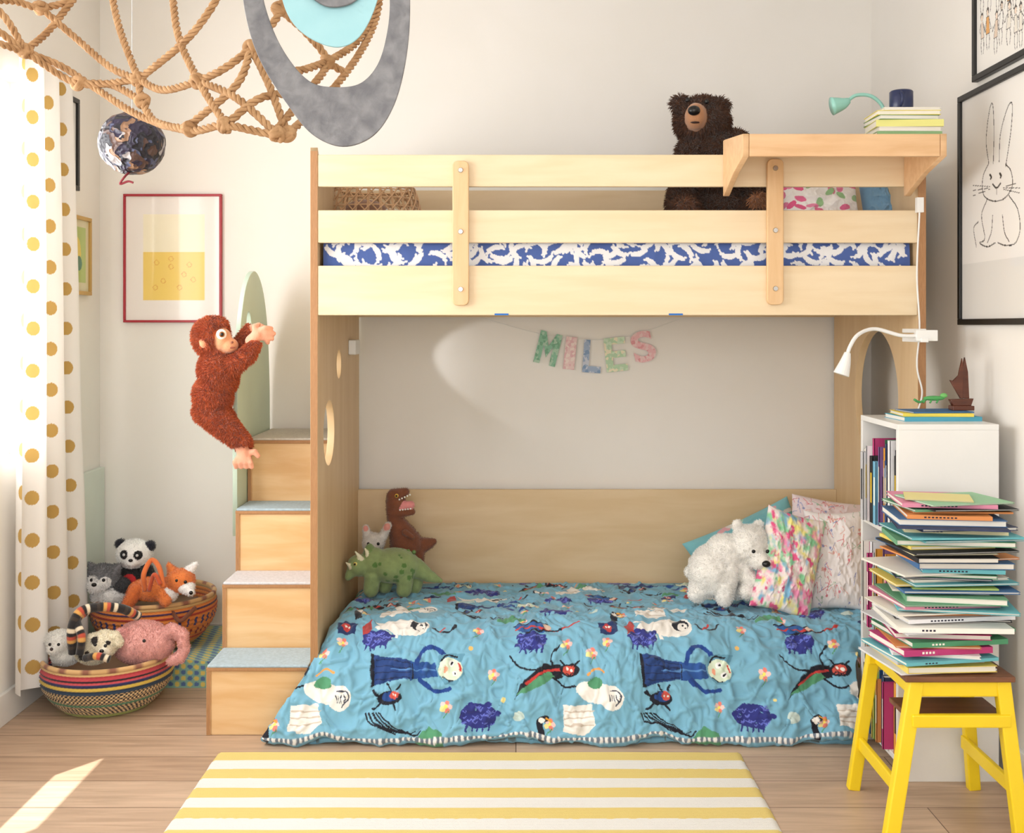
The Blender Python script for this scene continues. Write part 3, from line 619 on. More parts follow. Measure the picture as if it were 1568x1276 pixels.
PK=(224,166,158);q.E(218,984,0,44,32,PK,ry=40).E(245,982,-10,24,24,PK).chain([(252,972,-14,12),(268,960,-16,10),(284,968,-18,9),(289,986,-20,8),(282,1001,-22,8),(268,1006,-22,7)],PK).E(196,972,-26,16,18,(216,152,146),ry=6)
q.eye(232,972,-34,2.6);q.build()
CM=(238,228,204);q=Plush('plush_spotted_dog',3.98,9000,0.006,0,0.004)
q.E(160,986,0,20,20,CM).E(164,994,-14,11,9,(240,232,214)).C(144,978,-4,9,138,996,-8,8,CM).C(176,974,0,7,182,984,-2,7,CM).E(140,1000,6,26,18,CM).P(150,976,-16,7,(40,32,28)).P(140,996,-20,6,(40,32,28)).P(130,1002,-14,6,(40,32,28)).P(172,980,-16,4,(40,32,28))
q.eye(153,982,-19,2.6).eye(168,984,-18,2.6).eye(165,990,-25,3.6,rz=2.8);q.build()
q=Plush('plush_white_lamb',4.02,8000,0.006,0,0.004)
q.E(92,984,0,19,19,(238,236,230)).E(88,990,-12,10,9,(244,242,236)).C(78,974,0,6,70,980,-2,5,(238,236,230)).C(106,972,0,6,112,980,-2,5,(238,236,230)).E(98,1004,6,22,16,(238,236,230)).eye(84,982,-18,2.4).eye(97,982,-18,2.4).eye(88,988,-22,2.6,(60,50,50));q.build()
b=MB()
for P,r in (([W(112,1000,3.95),W(110,965,3.93),W(122,938,3.96),W(150,930,4.0),W(185,932,4.04),W(212,944,4.1)],0.017),([W(122,1002,3.92),W(125,975,3.92),W(118,950,3.95),W(135,935,4.02)],0.014),([W(130,1008,3.90),W(150,1005,3.88),W(168,1010,3.88)],0.013)):
    P=resample(catmull(P,10),0.004); pal_=[lin(v) for v in ((34,32,34),(34,32,34),(60,50,44),(34,32,34),(212,158,84),(188,80,60),(34,32,34),(226,212,186))]
    cs=np.array([pal_[int(k//3)%8] for k in range(len(P))]); b.tube(P,r,0,10,cols=cs)
b.build('striped_sock_snake',M_plush,None,True)
# ---------------------------------------------------------------- BASKETS
def basket(name,cx,cy,z0,z1,rb,rt,colf):
    g=group(name);n=360;m=80;th=np.linspace(0,2*np.pi,n);t=np.linspace(0,1,m);TH,T=np.meshgrid(th,t,indexing='ij')
    R=rb+(rt-rb)*np.sin(T*np.pi/2*1.0)**0.8+0.02*np.sin(T*np.pi)
    R=R+0.002*np.sin(T*m*1.6)*np.sin(TH*90)+0.0022*np.sin(T*np.pi*22)
    Z=z0+(z1-z0)*T
    C=colf(TH.ravel(),T.ravel())
    V=np.stack([cx+R*np.cos(TH),cy+R*np.sin(TH),Z],-1).reshape(-1,3)
    o=mk('woven_body',V,gridfaces(n,m),M_vcf,g,C,True);s_=o.modifiers.new('S','SOLIDIFY');s_.thickness=0.008;s_.offset=-1
    b=MB();a=np.linspace(0,2*np.pi,97);P=np.stack([cx+rt*np.cos(a),cy+rt*np.sin(a),z1+0*a],1);
    cs=np.array([lin((212,172,118)) if (k//2)%3 else lin((146,96,76)) for k in range(97)]);b.tube(P,0.009,0,8,cols=cs)
    b.lathe((cx,cy,z0),[(0.001,0.003),(rb*0.98,0.003)],(190,150,96))
    b.lathe((cx,cy,z1-0.06),[(0.001,0.0),(rt*0.93,0.0)],(120,90,60))
    b.build('rim_and_base',M_vcf,g,True)
def cf1(th,t):
    C=np.tile(lin((218,188,138)),(len(th),1)); K=lin((40,38,44))
    def band(a,b_,c): C[(t>=a)&(t<b_)]=lin(c)
    band(0.92,1,(218,182,126));band(0.84,0.92,(190,70,78));band(0.80,0.84,(46,42,50));band(0.76,0.80,(200,84,90));band(0.70,0.76,(44,50,96));band(0.64,0.70,(210,180,80));band(0.56,0.64,(46,64,84))
    ch=(t>0.34)&(t<0.56)&(((np.floor(th*28)+np.floor(t*26))%2)==0);C[ch]=K
    band(0.30,0.34,(84,124,94)); ch=(t>0.1)&(t<0.30)&(((np.floor(th*24+t*20))%2)==0);C[ch]=K; band(0.0,0.10,(156,164,86)); return C
def cf2(th,t):
    C=np.tile(lin((216,130,62)),(len(th),1))
    def band(a,b_,c): C[(t>=a)&(t<b_)]=lin(c)
    band(0.9,1,(206,168,110));band(0.82,0.86,(70,50,90)); d=(t>0.5)&(t<0.68)&((np.floor(th*20)%3)==0);C[d]=lin((46,56,116)); d=(t>0.28)&(t<0.42)&((np.floor(th*20+1)%3)==0);C[d]=lin((126,46,52))
    band(0.72,0.76,(176,64,50));band(0.2,0.24,(176,64,50));band(0,0.1,(192,156,100));return C
basket('woven_toy_basket',-1.515,4.12,0.0,0.185,0.15,0.225,cf1)
basket('woven_toy_basket.001',-1.483,4.555,0.112,0.305,0.16,0.238,cf2)
b=MB();P=catmull([(-1.35,4.36,0.28),(-1.31,4.335,0.25),(-1.27,4.40,0.285)],8);b.tube(P,0.008,(120,70,50),8);b.build('basket_handle',M_vcf,bpy.data.objects['woven_toy_basket.001'],True)
def pillow(name,ctr,w,h,th,R,colf,n=140,mat=None,pw=0.42,wr=0.01,parent=None,seed=3):
    u=np.linspace(-1,1,n);U,V=np.meshgrid(u,u,indexing='ij')
    pin=1-0.07*(1-V**2)**1; pin2=1-0.07*(1-U**2)
    X=U*w/2*pin;Y=V*h/2*pin2;E=np.clip((1-np.abs(U)**2.5)*(1-np.abs(V)**2.5),0,1)**pw
    N=(fbm(U*2.6+V,V*2.4-U,seed,4)-0.5)
    rd=1-np.abs(2*fbm(U*3+3,V*3,seed+9,3)-1)
    Z=E*th/2+wr*N*E*2+wr*(rd**3)*E
    C=colf(U,V);F1=gridfaces(n,n)
    A=np.stack([X,Y,Z],-1).reshape(-1,3);B=np.stack([X,Y,-E*th/2],-1).reshape(-1,3)
    VV=np.concatenate([A,B]); F2=F1[:,::-1]+n*n
    M=np.array(R);VV=VV@M.T+np.array(ctr)
    return mk(name,VV,np.concatenate([F1,F2]),mat or M_vcf,parent,np.concatenate([C,C]),True)
def Rm(rx,ry,rz): return np.array(Matrix.Rotation(math.radians(rz),3,'Z')@Matrix.Rotation(math.radians(ry),3,'Y')@Matrix.Rotation(math.radians(rx),3,'X'))
def pad(name,x0,x1,y0,y1,z0,z1):
    def face(o,a,b_,na,nb):
        A,B=np.meshgrid(np.linspace(0,1,na),np.linspace(0,1,nb),indexing='ij');V=(np.array(o)+A[...,None]*np.array(a)+B[...,None]*np.array(b_)).reshape(-1,3)
        return V,gridfaces(na,nb)
    dx,dy,dz=x1-x0,y1-y0,z1-z0;m=MB()
    for o,a,c_,na,nb in (((x0,y0,z0),(dx,0,0),(0,0,dz),200,40),((x0,y0,z1),(dx,0,0),(0,dy,0),200,120),((x1,y0,z0),(0,dy,0),(0,0,dz),120,40),((x0,y0,z0),(0,dy,0),(0,0,dz),20,10),((x0,y1,z0),(dx,0,0),(0,0,dz),20,10)):
        V,Fc=face(o,a,c_,na,nb);r_=V[:,2]+V[:,1]*0.8
        s1=np.sin((V[:,0]+V[:,1])*2*np.pi/0.05);s2=np.sin((r_)*2*np.pi/0.045)
        C=np.where((s1*s2>0.35)[:,None],lin((226,206,110)),np.where((s1*s2<-0.4)[:,None],lin((90,120,170)),lin((140,186,170))))
        V=V.copy();V[:,2]+=0.006*np.sin(V[:,0]*20)*np.sin(V[:,1]*17)*((V[:,2]-z0)/dz)
        m.add(V,Fc.tolist(),C)
    return m.build(name,M_vcf,None)
pad('patterned_floor_cushion',-1.77,-1.085,4.30,4.80,0.0,0.106)
# ---------------------------------------------------------------- PILLOWS lower bunk
def tie(U,V):
    C=np.tile(lin((242,232,228)),(U.size,1))
    def mix(m,c): 
        m=np.clip(m.ravel(),0,1)[:,None];C[:]=C*(1-m)+lin(c)*m
    g=lambda s,f=5:fbm(U*f+s,V*f*1.2+s*.5+U*1.5,s,4)
    mix((g(3,4)-0.50)*5,(240,150,186));mix((g(8,4)-0.52)*5,(240,230,140));mix((g(14,4)-0.53)*6,(140,208,160));mix((g(20,4)-0.55)*6,(130,184,216));mix((g(27,6)-0.60)*9,(226,90,140));return C
def floral(U,V,bg=(240,234,234)):
    c=Canvas(U,V,bg)
    rr=random.Random(4)
    for k in range(90):
        x,y=rr.uniform(-1,1),rr.uniform(-1,1);cl=rr.choice([(222,130,140),(150,156,200),(228,176,166),(170,190,170),(206,120,130)])
        c.line([(x,y),(x+rr.uniform(-.14,.14),y+rr.uniform(-.14,.14)),(x+rr.uniform(-.2,.2),y+rr.uniform(-.2,.2))],0.016,cl,True)
        if k%4==0: c.ell(x,y,0.04,0.03,cl)
    return c.C
def teal(U,V): 
    c=Canvas(U,V,(130,196,206));rr=random.Random(9)
    for k in range(40): c.ell(rr.uniform(-.6,1),rr.uniform(-1,1),.11,.06,rr.choice([(170,214,200),(150,170,204),(224,220,214),(226,170,180)]),rr.uniform(0,180))
    return c.C
pillow('tie_dye_pillow',W(1207,862,4.07),0.225,0.38,0.11,Rm(72,0,6)@Rm(0,0,-17),tie,seed=5)
pillow('floral_pillow',W(1280,858,4.12),0.22,0.37,0.11,Rm(72,0,-14)@Rm(0,0,2),floral,seed=11)
pillow('floral_pillow.001',W(1266,824,4.40),0.30,0.32,0.11,Rm(64,0,-8)@Rm(0,0,-8),lambda U,V:floral(U,V,(236,220,224)),seed=17)
pillow('teal_pillow',W(1152,846,4.60),0.50,0.30,0.10,Rm(66,0,0)@Rm(0,0,24),teal,seed=21)
def pinkp(U,V):
    c=Canvas(U,V,(240,234,230));rr=random.Random(2)
    for k in range(34): c.ell(rr.uniform(-1,1),rr.uniform(-1,1),.16,.09,rr.choice([(222,90,136),(228,130,164),(226,110,150),(150,186,136)]),rr.uniform(0,180))
    return c.C
pillow('pink_floral_pillow',W(1255,330,4.08),0.30,0.26,0.12,Rm(62,0,0),pinkp)
pillow('blue_pillow',W(1362,328,4.12),0.20,0.26,0.12,Rm(66,0,-4),lambda U,V:np.tile(lin((116,156,188)),(U.size,1)))
# cane basket
g=group('cane_basket');b=MB();cx,cy=W(572,0,4.25)[0],4.25;r=0.185;z0,z1=1.71,1.925;CN=(214,172,130)
def rad(t): return r*(1-0.16*t**3)
for z_t in (0,0.03,0.5,0.97,1.0):
    a=np.linspace(0,2*np.pi,80);b.tube(np.stack([cx+rad(z_t)*np.cos(a),cy+rad(z_t)*np.sin(a),z0+(z1-z0)*z_t+0*a],1),0.005 if z_t in (0,1.0) else 0.0028,CN,6)
for k in range(24):
    for off in (0,0.03):
        a=2*np.pi*k/24+off;t=np.linspace(0,1,12);rr=rad(t);b.tube(np.stack([cx+rr*np.cos(a),cy+rr*np.sin(a),z0+(z1-z0)*t],1),0.0024,CN,5)
    for sg in (1,-1):
        a=2*np.pi*k/24+0.08+sg*np.linspace(0,1.2,20);t=np.linspace(0,1,20);rr=rad(t)+0.003*sg;b.tube(np.stack([cx+rr*np.cos(a),cy+rr*np.sin(a),z0+(z1-z0)*t],1),0.0028,CN,5)
for k in range(7):
    z_t=(k+0.5)/7;a=np.linspace(0,2*np.pi,80);b.tube(np.stack([cx+rad(z_t)*np.cos(a),cy+rad(z_t)*np.sin(a),z0+(z1-z0)*z_t+0*a],1),0.0024,CN,5)
b.lathe((cx,cy,z0),[(0.001,-0.003),(r-0.01,-0.003)],CN)
b.build('weave',M_vcf,g,True)
b=MB();b.ell((cx-0.03,cy,1.80),(0.11,0.11,0.085),(140,100,76));b.ell((cx+0.07,cy-0.02,1.78),(0.07,0.07,0.07),(226,216,200));b.build('soft_toys_inside',M_plush,g,True)
# ---------------------------------------------------------------- MILES BANNER
g=group('name_banner')
def letter_mat(i,c1,c2,c3):
    m,nt,bb=newmat('letter_paper_%d'%i);v=nt.nodes.new('ShaderNodeTexVoronoi');v.inputs['Scale'].default_value=80;r=nt.nodes.new('ShaderNodeValToRGB');r.color_ramp.interpolation='CONSTANT'
    tc=nt.nodes.new('ShaderNodeTexCoord');nt.links.new(tc.outputs['Object'],v.inputs['Vector'])
    sp=nt.nodes.new('ShaderNodeSeparateColor');nt.links.new(v.outputs['Color'],sp.inputs[0]);nt.links.new(sp.outputs[0],r.inputs[0])
    r.color_ramp.elements[0].color=(*lin(c1),1);r.color_ramp.elements[1].position=0.5;r.color_ramp.elements[1].color=(*lin(c2),1);e=r.color_ramp.elements.new(0.75);e.color=(*lin(c3),1)
    nt.links.new(r.outputs[0],bb.inputs['Base Color']);bb.inputs['Roughness'].default_value=0.7;return m
LM=[((140,190,162),(176,206,184),(120,170,140)),((234,206,204),(226,184,188),(240,222,216)),((160,178,204),(202,208,222),(130,156,190)),((184,214,180),(206,226,200),(238,230,202)),((236,188,192),(240,208,208),(226,160,166))]
Dl=YB-0.012
for i,(ch,px,py,w,h,rot) in enumerate((('M',839,534,34,50,-14),('I',873,541,17,50,-6),('L',907,546,28,50,-4),('E',943,543,33,52,6),('S',985,531,34,48,14))):
    cu=bpy.data.curves.new('t','FONT');cu.body=ch;cu.size=1;cu.offset=0.0 if ch=='M' else 0.03;cu.extrude=0.01
    ob=bpy.data.objects.new('t',cu);col.objects.link(ob);dg=bpy.context.evaluated_depsgraph_get();dg.update()
    me=bpy.data.meshes.new_from_object(ob.evaluated_get(dg));bpy.data.objects.remove(ob)
    if ch=='M':   # hand-cut M outline
        bpy.data.meshes.remove(me)
        mp=[(-.5,-.5),(-.22,-.5),(-.22,.1),(0,-.28),(.22,.1),(.22,-.5),(.5,-.5),(.5,.5),(.24,.5),(0,.08),(-.24,.5),(-.5,.5)]
        n_=len(mp);me=bpy.data.meshes.new('M');me.from_pydata([(x,y,.5) for x,y in mp]+[(x,y,-.5) for x,y in mp],[],[list(range(n_)),list(range(2*n_-1,n_-1,-1))]+[[k_,k_+n_,(k_+1)%n_+n_,(k_+1)%n_] for k_ in range(n_)]);me.update()
    V=np.array([v.co[:] for v in me.vertices]);lo,hi=V.min(0),V.max(0);V=(V-(lo+hi)/2)/(hi-lo)*np.array([w*Dl/F,h*Dl/F,0.002])
    a=math.radians(rot);x=V[:,0]*math.cos(a)-V[:,1]*math.sin(a);z=V[:,0]*math.sin(a)+V[:,1]*math.cos(a)
    p=W(px,py,Dl)
    for v,X_,Y_,Z_ in zip(me.vertices,x,V[:,2],z): v.co=(p[0]+X_,p[1]-Y_,p[2]+Z_)
    me.materials.clear();me.materials.append(letter_mat(i,*LM[i]));o=bpy.data.objects.new('letter_%s'%ch,me);col.objects.link(o);o.parent=g
b=MB();b.tube(catmull([W(738,487,Dl),W(822,510,Dl),W(890,520,Dl),W(960,516,Dl),W(1045,487,Dl)],8),0.0010,(225,225,225),5)
b.build('string',M_white,g)
b=MB()
for x in (768,1035): q_=W(x,482,Y0-0.004); b.box(q_[0]-0.024,q_[0]+0.024,Y0-0.002,Y0-0.0005,q_[2]-0.002,q_[2]+0.004,(40,110,190))
b.build('painters_tape',M_vc,g)
g=group('bunk_white_box');box('housing',BLi,BLi+0.03,4.49,4.62,1.285,1.345,M_white,g,0.004)  # plain white box on the panel; the spot set beside it is invented
# ---------------------------------------------------------------- ROPE NET + METAL
g=group('hanging_rope_net');b=MB()
def DD(x,y): return 2.05+0.12*math.sin(x*0.012)+0.0006*(200-y)
ropes=[[(-60,15),(0,50),(38,78),(95,102),(150,138),(215,178),(290,200),(345,192),(425,206),(462,186),(530,112),(572,40),(586,-30)],
[(-40,55),(40,82),(120,128),(212,122)],[(-40,0),(20,2),(62,12),(112,-2),(150,-40)],[(62,12),(120,62),(170,104),(212,122)],[(165,-40),(182,40),(212,122)],
[(352,-40),(320,18),(280,66),(212,122)],[(212,122),(218,155),(240,188),(290,198)],[(262,-40),(272,50),(303,122),(345,190)],[(385,74),(345,104),(303,124),(250,138),(212,122)],
[(385,74),(362,130),(290,192)],[(385,74),(412,130),(440,206)],[(440,-40),(428,20),(385,74)],[(428,14),(470,52),(500,96),(470,142),(420,204)],[(500,96),(545,66),(572,20),(580,-40)],
[(303,124),(362,150),(425,206)],[(385,74),(445,108),(500,96)],[(-30,-10),(10,30),(38,78)],[(112,0),(72,50),(38,78)],[(345,192),(400,150),(470,142)],[(500,96),(530,112)],[(218,155),(170,130),(120,128)]]
for R_ in ropes:
    P=catmull([W(x,y,DD(x,y)) for x,y in R_],8); b.rope(P,0.0073,(190,145,95))
for x,y in ((212,122),(38,78),(303,124),(385,74),(345,192),(290,198),(428,14),(500,96),(425,206),(62,12),(440,206),(120,128),(218,155),(470,142)):
    p=W(x,y,DD(x,y))
    for k in range(3):
        ax=np.array([random.gauss(0,1) for _ in range(3)]);ax/=np.linalg.norm(ax);u_=np.cross(ax,[0.3,0.8,0.1]);u_/=np.linalg.norm(u_);v_=np.cross(ax,u_)
        a=np.linspace(0,2*np.pi,22);b.tube(p+ax*0.003*(k-1)+0.0105*(np.cos(a)[:,None]*u_+np.sin(a)[:,None]*v_),0.0060,(190,145,95),6)
for x in (-60,150,262,352,440,580):
    p0=W(x,-36,DD(x,-36));b.rope(np.array([p0,(p0+np.array([-0.62,2.05,ZC]))/2+np.array([0,0,-0.03]),[-0.62,2.05,ZC-0.02]]),0.0073,(190,145,95))
b.build('rope',M_rope,g,True)
b=MB();b.cyl((-0.62,2.05,ZC-0.03),(-0.62,2.05,ZC),0.03,0.03,(180,180,180));b.build('ceiling_hook',M_chrome,g)
g=group('hanging_metal_eye_sculpture')
M_zinc=plain('galvanised_zinc',(132,132,134),0.6,metal=0.3,bs=90,bst=0.9,c2=(104,104,108),ns=40)
M_teal=plain('teal_enamel',(158,204,210),0.4,c2=(144,194,202),ns=8)
Dm=1.70;fm=lambda pts:[tuple(W(x,y,Dm)[[0,2]]) for x,y in pts]
outer=catmull([(371,-30),(380,40),(402,100),(440,160),(478,206),(525,225),(572,208),(604,160),(622,90),(628,10),(622,-90),(590,-180),(510,-225),(425,-190),(380,-110)],8,True)
inner=catmull([(401,-20),(416,40),(442,90),(476,126),(515,134),(552,128),(578,100),(592,55),(597,0),(590,-80),(560,-160),(510,-190),(450,-160),(410,-90)],8,True)
plate('outer_loop',[fm(outer),fm(inner)],0.006,lambda u,v,w:(u,Dm+w,v),M_zinc,g)
t1=catmull([(432,-10),(448,35),(480,64),(520,76),(552,60),(576,15),(585,-40),(560,-110),(510,-140),(455,-110),(432,-60)],8,True)
t2=catmull([(468,-15),(490,10),(515,18),(545,10),(562,-15),(555,-70),(515,-95),(475,-70)],8,True)
plate('teal_loop',[fm(t1)],0.004,lambda u,v,w:(u,Dm-0.012+w,v),M_teal,g)
plate('pupil',[fm(t2)],0.006,lambda u,v,w:(u,Dm-0.022+w,v),M_zinc,g)
b=MB();p=W(510,-205,Dm);b.tube([p,[p[0],Dm,ZC]],0.003,(190,145,95),6);p=W(510,-135,Dm-0.012);b.tube([p,p+np.array([0,0.012,0.09])],0.003,(190,145,95),6);b.build('cord',M_rope,g)
# ---------------------------------------------------------------- GLOBE BALL
g=group('hanging_collage_ball');m,nt,bb=newmat('collage_foil');bb.inputs['Roughness'].default_value=0.42
tc=nt.nodes.new('ShaderNodeTexCoord');v=nt.nodes.new('ShaderNodeTexVoronoi');v.inputs['Scale'].default_value=44;n=nt.nodes.new('ShaderNodeTexNoise');n.inputs['Scale'].default_value=20
mxv=nt.nodes.new('ShaderNodeMix');mxv.data_type='VECTOR';mxv.inputs[0].default_value=0.12;nt.links.new(tc.outputs['Object'],n.inputs[0]);nt.links.new(tc.outputs['Object'],mxv.inputs[4]);nt.links.new(n.outputs['Color'],mxv.inputs[5]);nt.links.new(mxv.outputs[1],v.inputs['Vector'])
sp=nt.nodes.new('ShaderNodeSeparateColor');nt.links.new(v.outputs['Color'],sp.inputs[0]);r=nt.nodes.new('ShaderNodeValToRGB');r.color_ramp.interpolation='CONSTANT'
r.color_ramp.elements[0].color=(*lin((26,26,38)),1);r.color_ramp.elements[1].position=0.35;r.color_ramp.elements[1].color=(*lin((44,38,62)),1)
for ps,cc in ((0.55,(86,62,56)),(0.68,(150,114,88)),(0.78,(34,32,44)),(0.88,(180,174,176)),(0.94,(84,90,120))): e=r.color_ramp.elements.new(ps);e.color=(*lin(cc),1)
nt.links.new(sp.outputs[0],r.inputs[0]);nt.links.new(r.outputs[0],bb.inputs['Base Color'])
bp=nt.nodes.new('ShaderNodeBump');bp.inputs['Strength'].default_value=0.8;bp.inputs['Distance'].default_value=0.01;nt.links.new(v.outputs['Distance'],bp.inputs['Height']);nt.links.new(bp.outputs[0],bb.inputs['Normal'])
Dg=3.0;b=MB();k=Dg/F;c0=W(202,220,Dg);b.ell(c0,(50*k,50*k,48*k),(0,0,0),60,44);o=b.build('ball',m,g,True)
for v_ in o.data.vertices:
    d=Vector(v_.co)-Vector(c0);v_.co=Vector(c0)+d*(1+0.08*(float(fbm(np.array([d.x*40+d.y*29]),np.array([d.z*40]),2)[0])-.5))
b=MB();b.tube([c0+np.array([0,0,0.08]),[c0[0],c0[1],ZC]],0.0012,(200,200,200),5);b.tube(catmull([c0+np.array([0,-0.02,-0.08]),W(190,272,Dg-0.05),W(184,282,Dg-0.05),W(196,278,Dg-0.05),W(204,280,Dg-0.05)],6),0.003,(130,40,50),6);b.build('string',M_vc,g)
# ---------------------------------------------------------------- BOOKS
def book(b,c,w,d,t,rz,cover,pages=(236,232,222),tilt=0,spine='-y'):
    M=Matrix.Translation(Vector(c))@Matrix.Rotation(rz,4,'Z')@Matrix.Rotation(tilt,4,'Y')
    ct=min(0.0013,t*0.18)
    b.box(-w/2,w/2,-d/2,d/2,0,ct,cover,M);b.box(-w/2,w/2,-d/2,d/2,t-ct,t,cover,M)
    b.box(-w/2+.003,w/2-.003,-d/2+0.004,d/2-.003,ct,t-ct,pages,M)
    if spine=='-y': b.box(-w/2,w/2,-d/2,-d/2+0.003,ct,t-ct,cover,M)
    if spine=='-x': b.box(-w/2,-w/2+.003,-d/2,d/2,ct,t-ct,cover,M)
pal=[(70,112,160),(206,90,80),(238,214,110),(234,232,226),(110,166,130),(50,60,92),(224,146,84),(130,96,150),(216,140,168),(104,182,192),(246,242,234),(38,38,42),(172,200,112),(202,202,206),(230,226,214),(80,150,110),(234,234,238),(190,60,120),(240,236,226),(120,180,210),(232,222,180)]
b=MB();z=0.447;zt=0.90;rb=random.Random(33)
while z<zt:
    t=rb.choice([0.004,0.004,0.005,0.006,0.007,0.009,0.011,0.014,0.017]);fr=(z-0.447)/0.46
    w=rb.uniform(0.22,0.32);d=rb.uniform(0.20,0.27)
    cx=1.185+0.06*fr+rb.uniform(-0.03,0.03);cy=3.17+rb.uniform(-0.03,0.03)
    w=min(w,2*(1.515-cx)-0.02)
    M=rb.uniform(-0.20,0.20);cl=rb.choice(pal);sp_=rb.choice(['-y','-y','-x','n'])
    book(b,(cx,cy,z),w,d,t,M,cl,spine=sp_)
    if sp_=='-y' and t>0.007:
        MM=Matrix.Translation(Vector((cx,cy,z)))@Matrix.Rotation(M,4,'Z')
        for k in range(rb.randint(4,10)):
            x_=-w*0.3+k*0.010;b.box(x_,x_+0.006,-d/2-0.0004,-d/2,t*.32,t*.68,(245,240,230) if sum(cl)<450 else (40,40,60),MM)
    z+=t+0.0006
book(b,(1.24,3.15,z),0.25,0.2,0.004,0.2,(150,196,160),spine='n');book(b,(1.20,3.16,z+0.0045),0.18,0.14,0.003,-0.3,(226,216,150),spine='n')
b.build('stack_of_picture_books',M_vc)
# stool
g=group('yellow_step_stool')
def beam(b,p0,p1,w,d,c=(246,212,20)):
    p0=Vector(p0);p1=Vector(p1);z_=(p1-p0).normalized();y_=Vector((0,1,0));y_=(y_-z_*y_.dot(z_)).normalized();x_=y_.cross(z_)
    V=[]
    for p in (p0,p1):
        for sx,sy_ in ((-1,-1),(1,-1),(1,1),(-1,1)): V.append(p+x_*sx*w/2+y_*sy_*d/2)
    b.add([tuple(v) for v in V],[[0,3,2,1],[4,5,6,7],[0,1,5,4],[1,2,6,5],[2,3,7,6],[3,0,4,7]],lin(c))
b=MB();top=0.43
TL,TR=(1.095,3.045),(1.332,3.045);BL_,BR_=(1.075,3.335),(1.345,3.335)
beam(b,(1.003,2.985,0),(TL[0],TL[1],top),0.040,0.032);beam(b,(1.362,2.985,0),(TR[0],TR[1],top),0.040,0.032)
beam(b,(1.020,3.36,0),(BL_[0],BL_[1],top),0.036,0.03);beam(b,(1.385,3.36,0),(BR_[0],BR_[1],top),0.036,0.03)
b.box(TL[0]-0.02,TR[0]+0.02,3.03,3.062,top-0.042,top);b.box(BL_[0]-0.02,BR_[0]+0.02,3.32,3.35,top-0.042,top)
b.box(BL_[0]-0.0,BL_[0]+0.02,3.05,3.33,top-0.04,top-0.003);b.box(TR[0]-0.01,TR[0]+0.012,3.05,3.33,top-0.04,top-0.003)
b.box(1.03,1.045,3.0,3.36,0.125,0.165);b.box(1.345,1.36,3.0,3.36,0.125,0.165)
b.box(1.075,1.345,3.010,3.030,0.310,0.345)
b.build('frame',M_yel,g,bevel=0.004)
box('seat_board',1.06,1.36,3.02,3.36,top+0.0005,top+0.016,plain('walnut_seat',(130,84,56),0.5,c2=(106,66,44),ns=5,stretch=(1,8,8)),g,0.003)
box('step_board',1.075,1.345,3.032,3.20,0.318,0.332,bpy.data.materials['walnut_seat'],g,0.003)
# ---------------------------------------------------------------- WHITE BOOKCASE
g=group('white_bookcase');x0,x1,y0,y1,zt=1.174,1.485,3.412,3.78,1.099;t=0.018
b=MB();b.box(x0,x1,y0,y0+t,0,zt-t);b.box(x0,x1,y1-t,y1,0,zt-t);b.box(x0,x1,y0,y1,zt-t,zt);b.box(x1-0.006,x1,y0+t,y1-t,0.0,zt-t)
sh=[0.05,0.40,0.74]
for z in sh: b.box(x0+0.002,x1-0.006,y0+t,y1-t,z,z+t)
b.build('carcass',M_white,g,bevel=0.0015)
b=MB();rb=random.Random(5)
for z in sh:
    y=y0+t+0.004
    while y<y1-t-0.035:
        tt=rb.choice([0.008,0.012,0.018,0.024,0.03]);h=rb.uniform(0.2,0.285);dd=rb.uniform(0.18,0.26);off=rb.uniform(-0.03,0.02);cl=rb.choice(pal+[(40,80,136),(50,70,120),(232,160,60)])
        xx=x0+off
        b.box(xx,xx+0.002,y,y+tt,z+t,z+t+h,cl);b.box(xx,xx+dd,y,y+0.0018,z+t,z+t+h,cl);b.box(xx,xx+dd,y+tt-.0018,y+tt,z+t,z+t+h,cl);b.box(xx+.002,xx+dd-.004,y+.0018,y+tt-.0018,z+t+.003,z+t+h-.003,(232,226,214))
        b.box(xx-0.0004,xx,y+tt*.3,y+tt*.7,z+t+h*.3,z+t+h*.75,rb.choice([(240,240,230),(240,200,60),(20,20,20)]));y+=tt+0.001
b.build('shelved_books',M_vc,g)
b=MB();book(b,(1.35,3.60,zt),0.25,0.17,0.014,0.05,(80,164,190));book(b,(1.345,3.60,zt+0.0145),0.22,0.16,0.010,-0.06,(236,214,90));book(b,(1.355,3.60,zt+0.025),0.2,0.14,0.004,0.1,(60,110,160));b.build('books_on_bookcase',M_vc)
b=MB();b.ell(W(1430,610,3.56),(0.035,0.012,0.008),(80,160,90));b.ell(W(1445,606,3.56),(0.012,0.008,0.008),(110,180,100));b.tube(catmull([W(1418,612,3.56),W(1408,616,3.55),W(1400,612,3.54)],5),0.004,(80,160,90),6)
for dx in (-12,-2,8): b.cyl(W(1430+dx,610,3.56),W(1426+dx,617,3.55),0.003,0.003,(80,160,90),6)
b.build('green_toy_lizard',M_vc,None,True)
g=group('carved_wood_ship');M_dw=plain('dark_mahogany',(104,54,36),0.35,c2=(78,40,26),ns=8,stretch=(1,1,6))
Ds=3.60;zz=zt+0.0295+0.003;xs=W(1472,0,Ds)[0]
box('base',xs-0.035,xs+0.035,Ds-0.02,Ds+0.02,zz-0.003,zz+0.012,M_dw,g)
fs=lambda P:[(xs+a,zz+c_) for a,c_ in P]
plate('hull',[fs([(-0.030,0.012),(0.028,0.012),(0.036,0.035),(-0.040,0.032)])],0.022,lambda u,v,w:(u,Ds+w,v),M_dw,g)
plate('sail_fore',[fs([(-0.006,0.035),(-0.040,0.095),(-0.030,0.092),(-0.012,0.11),(0.0,0.165),(0.004,0.12),(0.002,0.035)])],0.010,lambda u,v,w:(u,Ds-0.004+w,v),M_dw,g)
